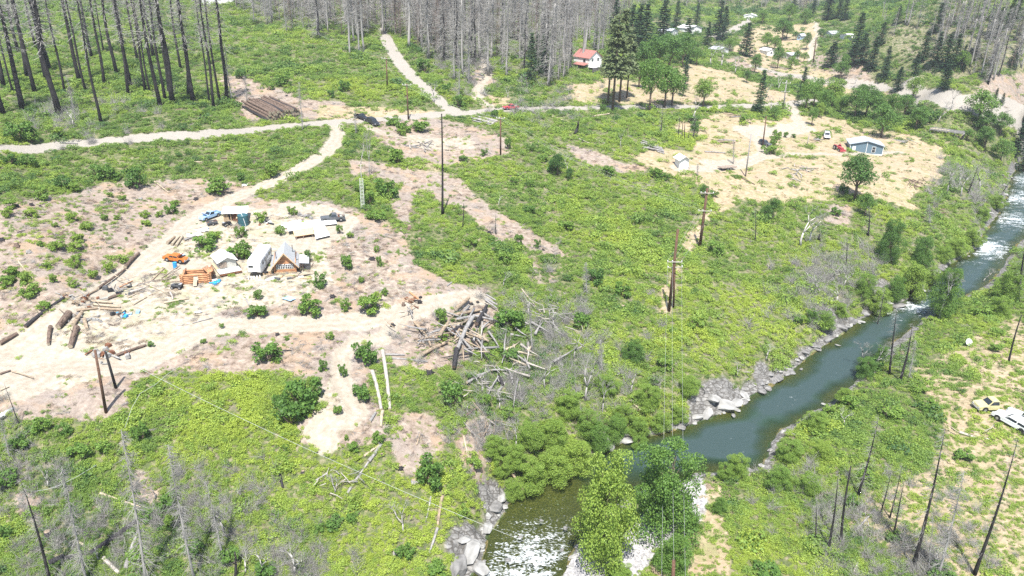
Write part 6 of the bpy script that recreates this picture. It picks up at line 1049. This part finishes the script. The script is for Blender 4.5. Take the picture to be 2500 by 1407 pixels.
# piles of logs: every log a thing
def pile(p0, p1, vec, rows, n, w_, kds, base, group, jit=.0, lift=True):
    A, B, C_ = [Vector(p.tolist()) for p in PTS([p0, p1, (p0[0] + vec[0], p0[1] + vec[1])])]; v = C_ - A; v.z = max(-.6, min(.6, v.z)); r_ = w_ * mpp(A) / 2
    for row in range(rows):
        m_ = n - row
        for i in range(m_):
            t = (i + .5 * row + .5) / n; P = A.lerp(B, t); P.z = gz(P.x, P.y) + r_ * 1.7 * row * (1 if lift else 0); vv = v * R.uniform(.85, 1.1); P = P - v * R.uniform(0, .06); Q = P + Matrix.Rotation(R.uniform(-jit, jit) - .0, 3, 'Z') @ vv; Q.z = max(Q.z, gz(Q.x, Q.y) + r_ * 1.7 * row) 
            px, py = to_px(*[np.array(c) for c in P]); o = lay(P, Q, r_ * R.uniform(.8, 1.15), R.choice(kds), 'stacked_log'); auto(o, base, 'log', float(px), float(py), group)
pile((647, 296), (738, 284), (-62, -34), 4, 15, 6.5, 'bbbk', 'brown log of the big log deck', 'logs of the big log deck', .03)
pile((1200, 308), (1216, 298), (-55, -14), 2, 8, 3.5, 'gsg', 'grey log of the heap below the junction', 'logs of the heap below the junction', .14)
pile((1790, 352), (1794, 346), (-46, -2), 2, 4, 3, 'gtg', 'grey log of the clearing pile', 'logs of the clearing pile', .1)
pile((1620, 378), (1612, 360), (-50, -12), 2, 5, 4, 'gg', 'grey log of the slumped meadow pile', 'logs of the meadow pile', .25)
pile((1818, 285), (1800, 280), (-34, 2), 1, 5, 2.5, 'tg', 'grey stick of the small upper pile', 'sticks of the upper pile', .5)
for cx, cy, n, sx, sy, base, kds in ((1120, 820, 30, 60, 50, 'loose charred log', 'gktgp'), (1250, 860, 26, 60, 60, 'loose bleached log', 'gspg'), (1945, 425, 16, 14, 20, 'grey stick of the dry field heap', 'gs'), (1965, 408, 8, 16, 7, 'grey stick of the dry field heap', 'gs'), (1025, 358, 22, 26, 8, 'grey branch of the brush heap', 'gs'), (2240, 453, 20, 24, 8, 'brown root of the root pile', 'bt'), (1060, 830, 26, 60, 30, 'loose burnt branch', 'gkt'), (1000, 770, 10, 18, 14, 'loose burnt branch', 'gt'), (1210, 940, 26, 50, 45, 'loose grey branch', 'gs'), (1330, 790, 26, 60, 40, 'loose grey branch', 'gs'), (1195, 1050, 16, 30, 40, 'loose grey branch', 'gt'), (840, 1190, 12, 40, 30, 'loose grey branch', 'gs'), (200, 740, 10, 30, 14, 'loose branch', 'gt'), (1995, 345, 6, 18, 6, 'loose stick', 'gt'), (300, 705, 10, 40, 14, 'loose stick', 'gp'), (2370, 1070, 4, 40, 10, 'loose stick', 'sp'), (1180, 195, 8, 14, 12, 'loose branch', 'gk'), (2215, 350, 5, 8, 4, 'loose grey branch', 'g')):
    pts = [(cx + R.gauss(0, sx * .6), cy + R.gauss(0, sy * .6)) for _ in range(n)]
    for (px, py), w_ in zip(pts, PTS(pts)):
        P = Vector(w_.tolist()); k = mpp(P); L = R.uniform(14, 40) * k * (2.5 if 'loose' in base and 'log' in base else 1); a = R.uniform(0, 6.28); Q = P + Vector((math.cos(a) * L, math.sin(a) * L, 0)); lf = .7 if 'loose' in base else 0; Q.z = gz(Q.x, Q.y) + R.uniform(0, .7) + lf; P.z += R.uniform(0, .3) + lf; m_ = LOGM[R.choice(kds)]; v = Q - P
        o = MB().tube([(0, 0, 0), (v.x * .5 + R.uniform(-.2, .2), v.y * .5 + R.uniform(-.2, .2), v.z * .5), tuple(v)], [R.uniform(.9, 1.7) * k * (2.5 if 'log' in base and 'loose' in base else 1), k * (2.1 if 'log' in base else 1), .5 * k], 6).part('fallen_branch', m_, None, True, loc=P); auto(o, base, 'branch', px, py, base + 's')
# ---------------------------------------------------------------- stumps
def stump(name, h, kd, seed):
    o = empty(name, (0, 0, 0)); r = random.Random(seed); b = MB(); b.tube([(0, 0, -.1), (0, 0, .1), (0, 0, h)], [.75, .55, .45], 10).part('bark', kd, o, True); MB().tube([(0, 0, h - .02), (0, 0, h + .02)], .43, 10).part('cut_face', M_LOGT, o)
    for i in range(4): a = i * 1.6 + r.random(); MB().tube([(math.cos(a) * .4, math.sin(a) * .4, .2), (math.cos(a) * 1.1, math.sin(a) * 1.1, -.1)], [.18, .06], 5).part('root', kd, o)
    return o
ST = [stump('tree_stump', .7, M_LOGK, 1), stump('tree_stump', .9, M_LOGB, 2), stump('tree_stump', .6, M_LOGG, 3)]
for px, py, s, k in [(908,634,16,0),(812,726,15,0),(677,818,12,0),(978,1144,14,0),(271,466,10,1),(343,486,12,2),(296,470,9,1),(42,505,14,0),(77,502,12,0),(98,504,8,0),(479,488,12,0),(590,440,14,0),(535,416,8,1),(41,603,16,1),(151,573,12,1),(249,585,10,1),(313,570,9,0),(70,617,14,2),(5,588,14,0),(1000,560,14,1),(1024,588,12,1),(1194,570,12,0),(1203,614,16,0),(1326,611,8,0),(919,588,10,1),(118,1310,24,0),(932,1112,12,0),(1010,1178,18,2),(811,723,10,0),(910,632,12,0),(1048,912,22,0),(1024,738,12,0),(985,745,10,1),(1150,742,12,0),(1166,738,8,0),(958,795,12,0),(857,740,8,1),(1520,755,14,0),(1340,585,10,0),(1800,272,10,0),(868,605,8,1),(945,640,8,1),(700,235,8,0),(925,1175,10,0),(740,1155,12,0),(1640,905,14,1),(965,1350,16,2)]:
    P = PT(px, py); kk = mpp(P) * s / 1.5; o = use(ST[k], P, R.uniform(0, 6), (kk, kk, kk * R.uniform(.9, 1.5))); auto(o, ['charred black stump', 'brown stump', 'weathered grey stump'][k], 'stump', px, py)
# ---------------------------------------------------------------- poles and wires
def pole(b, t, wpx, label, arms=(), m_=M_POLE, cat='utility pole', name='utility_pole', armw=36):
    P = PT(*b); k = mpp(P); d = ray(*t); hd = math.hypot(d[0], d[1]); D = math.hypot(P[0], P[1]); h = H + d[2] * D / hd - P[2]; r_ = wpx * k / 2; o = empty(name, P); tag(o, label, cat); MB().tube([(0, 0, -.3), (0, 0, h)], [r_ * 1.1, r_ * .8], 9).part('shaft', m_, o, True); tops = []
    tilt = d[0] * D / hd - P[0], d[1] * D / hd - P[1]; o.rotation_euler = (-math.atan2(tilt[1], h), math.atan2(tilt[0], h), 0)
    for f in arms:
        z = h * f; w_ = armw * k / 2; a = MB().box((0, -r_ - .05, z), (2 * w_, .12, .14)).part('crossarm', M_LOGS, o)
        for x in (-.92, -.3, .92): MB().tube([(x * w_, -r_ - .05, z + .06), (x * w_, -r_ - .05, z + .16), (x * w_, -r_ - .05, z + .3)], [.05, .11, .06], 7).part('insulator', M_WHITE, a)
        tops = [P + Vector((x * w_ + tilt[0] * f, tilt[1] * f - r_, z + .3)) for x in (-.92, -.3, .92)]
    top = P + Vector((tilt[0], tilt[1], h)); return o, top, tops
pA = pole((259, 1007), (232, 855), 7, 'taller brown pole of the pair at the yard edge', cat='pole', name='wooden_pole'); pB = pole((283, 948), (257, 857), 6.5, 'shorter black pole of the pair at the yard edge', m_=M_CHAR, cat='pole', name='wooden_pole')
pC = pole((1633, 760), (1655, 560), 7, 'tall brown utility pole with pale crossarm above the brush', (.62,)); pC2 = pole((1644, 752), (1648, 640), 5, 'shorter pole standing close behind the tall crossarm pole', (.9,), name='utility_pole'); pD = pole((1708, 607), (1727, 460), 7, 'brown utility pole with two crossarms where the path meets the field', (.93, .64), armw=32)
pE = pole((1222, 378), (1222, 286), 4, 'thin dark utility pole above the mid slope brush', (.97,), armw=20); pF = pole((997, 292), (993, 204), 3.5, 'thin utility pole beside the gravel road junction', (.96,), armw=22); pG = pole((946, 220), (943, 140), 3.5, 'thin utility pole on the far green slope', (.96,), armw=22)
pH = pole((1912, 266), (1921, 196), 3, 'pale thin utility pole beside the far road', (.9, .6), M_LOGG, armw=20); pI = pole((1985, 155), (1993, 92), 3, 'far utility pole in the dry valley', (.95,), armw=12); pJ = pole((1820, 431), (1834, 328), 3, 'pale thin pole in the middle of the dry clearing', (), M_LOGG); pK = pole((1862, 356), (1871, 284), 3, 'thin dark pole rising over the small dark car', ()); pL_ = pole((1969, 362), (1976, 328), 2, 'short pale pole left of the blue house', (), M_LOGG)
pM = pole((1640, 1490), (1645, 1368), 10, 'utility pole top reaching in at the bottom edge', (.55,), armw=62); pM[2][1] = pM[1]
def wire(a, b, sag, label, r_=.011, group=None, name='power_line'):
    a, b = Vector(a), Vector(b); P = [a.lerp(b, i / 14) - Vector((0, 0, sag * 4 * (i / 14) * (1 - i / 14))) for i in range(15)]; o = MB().tube([p - a for p in P], r_, 4, cap=False).part(name, M_WIRE, None, loc=a); tag(o, label, 'power line', group)
SIDE = ['left', 'middle', 'right']
for i in range(3):
    wire(pM[2][i], pC[2][i], 1.0, SIDE[i] + ' wire from the bottom edge pole to the tall crossarm pole'); wire(pC[2][i], pD[2][i], .6, SIDE[i] + ' wire between the tall crossarm pole and the next pole'); 
    wire(pD[2][i], pE[2][i], 2.0, SIDE[i] + ' wire from the two arm pole up across the mid slope'); wire(pE[2][i], pF[2][i], 1.5, SIDE[i] + ' wire from the mid slope pole to the junction pole'); wire(pF[2][i], pG[2][i], .5, SIDE[i] + ' wire from the junction pole to the far slope pole'); q = PT(560, 30); wire(pG[2][i], (q.x + i, q.y, q.z + 9), 2, SIDE[i] + ' wire running from the far slope pole to the top left')
e = PT(1290, 1440); wire(pB[1], (e.x, e.y, e.z + 7), 1.0, 'long pale cable slanting from the pole pair over the bottom brush', .018, name='slanting_cable'); q = PT(560, 800); wire(pB[1], (q.x, q.y, q.z + .3), .3, 'thin pale line from the pole pair towards the yard', .008)
for (pts_, lb) in (([(448, 905), (415, 925), (380, 955), (345, 975), (325, 1010), (308, 1060)], 'pale hose winding along the top edge of the left brush'), ([(88, 1215), (120, 1210), (150, 1200), (190, 1180), (240, 1150)], 'pale hose crossing the bottom left brush')):
    W_ = [Vector(p.tolist()) + Vector((0, 0, .9)) for p in PTS(pts_)]; o = MB().tube([p - W_[0] for p in W_], .02, 5).part('hose', M_WIRE, None, True, loc=W_[0]); o.name = 'garden_hose'; tag(o, lb, 'hose')
# meadow fence: posts and strands
def fence(pts_, label, step=3.0):
    W_ = [Vector(p.tolist()) for p in PTS(pts_)]; f = empty('wire_fence', W_[0]); tag(f, label, 'fence'); o0 = W_[0]; prev = None
    for a, b in zip(W_, W_[1:]):
        n = max(1, int((b - a).length / step))
        for i in range(n):
            p = a.lerp(b, i / n); p.z = gz(p.x, p.y); MB().box((0, 0, .6), (.12, .12, 1.4)).part('fence_post', M_LOGG, f, loc=p - o0)
            if prev is not None: MB().tube([prev - o0 + Vector((0, 0, 1.1)), p - o0 + Vector((0, 0, 1.1))], .02, 4).part('fence_wire', M_WIRE, f)
            prev = p
fence([(1365, 244), (1430, 245), (1520, 247)], 'wire fence along the near edge of the left meadow'); fence([(1740, 250), (1830, 250), (1930, 246)], 'wire fence along the near edge of the right meadow')
# ---------------------------------------------------------------- rocks of the river banks
RK = [(empty('boulder', (0, 0, 0)), i) for i in range(6)]
RM = [rock_mesh('boulder', 700 + i, [M_ROCK, M_ROCKW, M_ROCK, M_ROCKW, M_ROCK, M_FOAMR][i], [.6, .5, .8, .45, .6, .5][i]) for i in range(6)]
for o, i in RK: bpy.data.objects.remove(o)
spots = []
for (x, y), (x2, y2) in zip(SHL[2:-2], SHL[3:-1]):
    for j in range(5): t = R.random(); spots.append((x + (x2 - x) * t - R.uniform(-6, 26), y + (y2 - y) * t - R.uniform(-6, 16), R.uniform(8, 26) * (1.0 if y > 700 else .7)))
for x, y, s in [(1760,990,60),(1795,985,50),(1725,1010,45),(1815,965,36),(1740,975,44),(1700,1020,34),(1205,1240,46),(1190,1290,40),(1225,1215,36),(1150,1350,70),(1170,1390,60),(1120,1385,60),(1135,1320,40),(1490,1093,30),(1530,1078,40),(1360,1150,40),(1400,1135,34),(1860,960,30),(1900,925,34),(1925,905,26),(1990,850,30),(2020,830,30),(2050,800,34),(2080,785,30),(2110,768,30),(2190,750,30),(2230,725,26),(2270,680,22),(2290,665,20),(2045,850,14),(1888,935,12),(1955,905,10),(1790,1022,14)]: spots.append((x, y, s))
for x, y, s in [(1880,1100,16),(1860,1140,20),(1830,1150,22),(1800,1155,20),(1770,1152,16),(1910,1055,14),(2010,990,12),(1700,1165,20),(1660,1180,18),(1410,1335,18),(1400,1360,20),(1392,1385,16),(1270,1330,14),(1240,1380,16),(1320,1290,10),(1380,1300,14),(1440,1300,16),(1370,1350,16)]: spots.append((x, y, s))
W_ = PTS([(a, b) for a, b, _ in spots])
for (px, py, s), w_ in zip(spots, W_):
    k = mpp(w_) * s; i = R.randrange(5); i = 1 if (1690 < px < 1830 or px < 1240) and R.random() < .7 else i; zz_ = max(float(w_[2]), WA + WB * float(w_[1])); o = link('boulder', RM[i], None, (w_[0], w_[1], zz_ + k * .05), R.uniform(0, 6.28)); o.rotation_euler = (R.uniform(-.3, .3), R.uniform(-.4, .2), R.uniform(0, 6.28)); o.scale = (k * R.uniform(1, 1.5), k * R.uniform(.7, 1), k * R.uniform(.6, .9))
    auto(o, ('large ' if s > 34 else 'small ' if s < 14 else '') + ('white' if i in (1, 3) else 'grey') + ' angular boulder', 'boulder', px, py, 'boulders of the river bank')
# ---------------------------------------------------------------- fine litter: stones on the bar, sticks, dry tufts
lc = bpy.data.collections.new('litter_sources'); 
for i in range(3): src_obj('a_stone_%d' % i, rock_mesh('cobble', 740 + i, [M_ROCK, M_ROCKW, M_ROCKW][i]), lc)
def twigs(seed, n, up, w_, m_):
    r = random.Random(seed); return ribbons('twigs', [((r.uniform(-.5, .5), r.uniform(-.5, .5), .03), (r.uniform(-.9, .9), r.uniform(-.9, .9), r.uniform(.02, up)), w_, w_ * .5) for _ in range(n)], m_, seed)
tc_ = bpy.data.collections.new('stick_sources')
for i in range(4): src_obj('b_twigs_%d' % i, twigs(760 + i, 26, .25, .016, [M_LOGG, M_LOGT, M_LOGS, M_TWIGB][i]), tc_)
for i in range(3): src_obj('c_brush_%d' % i, twigs(770 + i, 70, 1.3, .010, M_TWIG), tc_)
dc = bpy.data.collections.new('tuft_sources')
for i in range(3): V, F = leafcloud(60, lumps(4, .6, .15, .2, .4, 790 + i, .05, .5), .22, 795 + i, .2, .5); src_obj('tuft_%d' % i, mesh_np('tuft', V, F, [M_TAN]), dc)
def litter():
    x, y = cand(90000, 55, 420); z = height(x, y); m = inview(x, y, z, 80); x, y, z = x[m], y[m], z[m]; F = fields(x, y); r = NP.rand(len(x)); k = np.clip(y / 120, .6, 3) ** .6
    def put(name, label, sel, s, zs, idx, col, tn=None):
        n = int(sel.sum()); scatter(name, label, np.stack([x[sel], y[sel], z[sel]], -1), np.stack([s[sel], s[sel], s[sel] * zs], -1), np.stack([NP.normal(0, .2, n), NP.normal(0, .2, n), NP.rand(n) * 6.28], -1), NP.rand(n) if tn is None else tn[sel], idx[sel], col)
    g = (((F['gravel'] > .4) & (F['riv'] < .8) & (r < .95)) | ((F['rock'] > .4) & (r < .6)) | ((F['bare'] > .5) & (F['track'] < .4) & (r < .035)) | ((F['riv'] > 0) & (y < 92) & (r < .35))); sz = (.10 + .38 * NP.rand(len(x)) ** 3) * k
    put('river_cobbles', 'pale cobbles and stones on the gravel bar and banks', g, np.where(F['gravel'] > .4, sz * 1.1, sz * .8), .7, NP.randint(0, 3, len(x)), lc)
    ps = fbm(x, y, 4.0, 3, 301); st = (((F['bare'] > .4) & (F['track'] < .3) & (F.get('pale', 0 * x) < .7) & (r < .10 + .40 * sstep(.0, .4, ps))) | ((F['green'] > .5) & (r > .965)))
    put('woody_litter', 'scattered sticks and bark over the bare soil', st, (.5 + .8 * NP.rand(len(x))) * k, 1.0, NP.randint(0, 4, len(x)), tc_)
    px, py = to_px(x, y, z); zone = 0 * x
    for c, rad, v in [((520,1280),130,.4),((200,1330),160,.25),((60,1180),110,.4),((720,1380),90,.45),((2080,1300),120,.3),((2260,1370),120,.35),((1430,930),120,.35),((1330,790),90,.4),((2020,720),100,.45),((1240,960),90,.35),((1190,1060),60,.4),((1350,260),90,.08),((1270,230),60,.15),((2060,640),80,.3),((1150,170),80,.2),((300,290),90,.08),((160,300),70,.18),((1930,1180),60,.25),((2390,480),80,.3),((1090,830),80,.08)]: zone = np.maximum(zone, v * np.exp(-((px - c[0]) ** 2 + (1.3 * (py - c[1])) ** 2) / rad ** 2))
    br = (NP.rand(len(x)) < zone * .8) & (F['riv'] < -1); put('dead_brush', 'grey leafless dead brush mixed into the green', br, (.8 + 1.0 * NP.rand(len(x))) * k, 1.3, NP.randint(4, 7, len(x)), tc_)
    dt = (F['dry'] > .5) & (F['track'] < .4) & (r < .35) & (fbm(x, y, 3.0, 3, 311) > -.1); put('dry_grass', 'dry golden grass tufts of the clearings', dt, (.35 + .45 * NP.rand(len(x))) * k, .6, NP.randint(0, 3, len(x)), dc)
litter()
# ---------------------------------------------------------------- thin summer haze: one closed box of even air round the camera and the whole place
hz = MB().box((0, 735, 190), (4200, 1640, 500)).part('haze', newmat('haze_air')[0]); hz.location = (0, 0, 0); tag(hz, 'thin summer haze over the valley', kind='stuff')
N, L = MATS['haze_air'].node_tree.nodes, MATS['haze_air'].node_tree.links; o = N.new('ShaderNodeOutputMaterial'); v = N.new('ShaderNodeVolumePrincipled'); v.inputs['Color'].default_value = (.86, .91, 1, 1); v.inputs['Density'].default_value = .00015; v.inputs['Anisotropy'].default_value = .1; L.new(v.outputs[0], o.inputs['Volume'])
for L_ in list(SNAG.values()) + [OAK, ALDER, PINE, FIR, CYP, SHRUB]:
    for o in L_:
        if o.name not in USED:
            for c in list(o.children): bpy.data.objects.remove(c)
            bpy.data.objects.remove(o)
finish_labels()
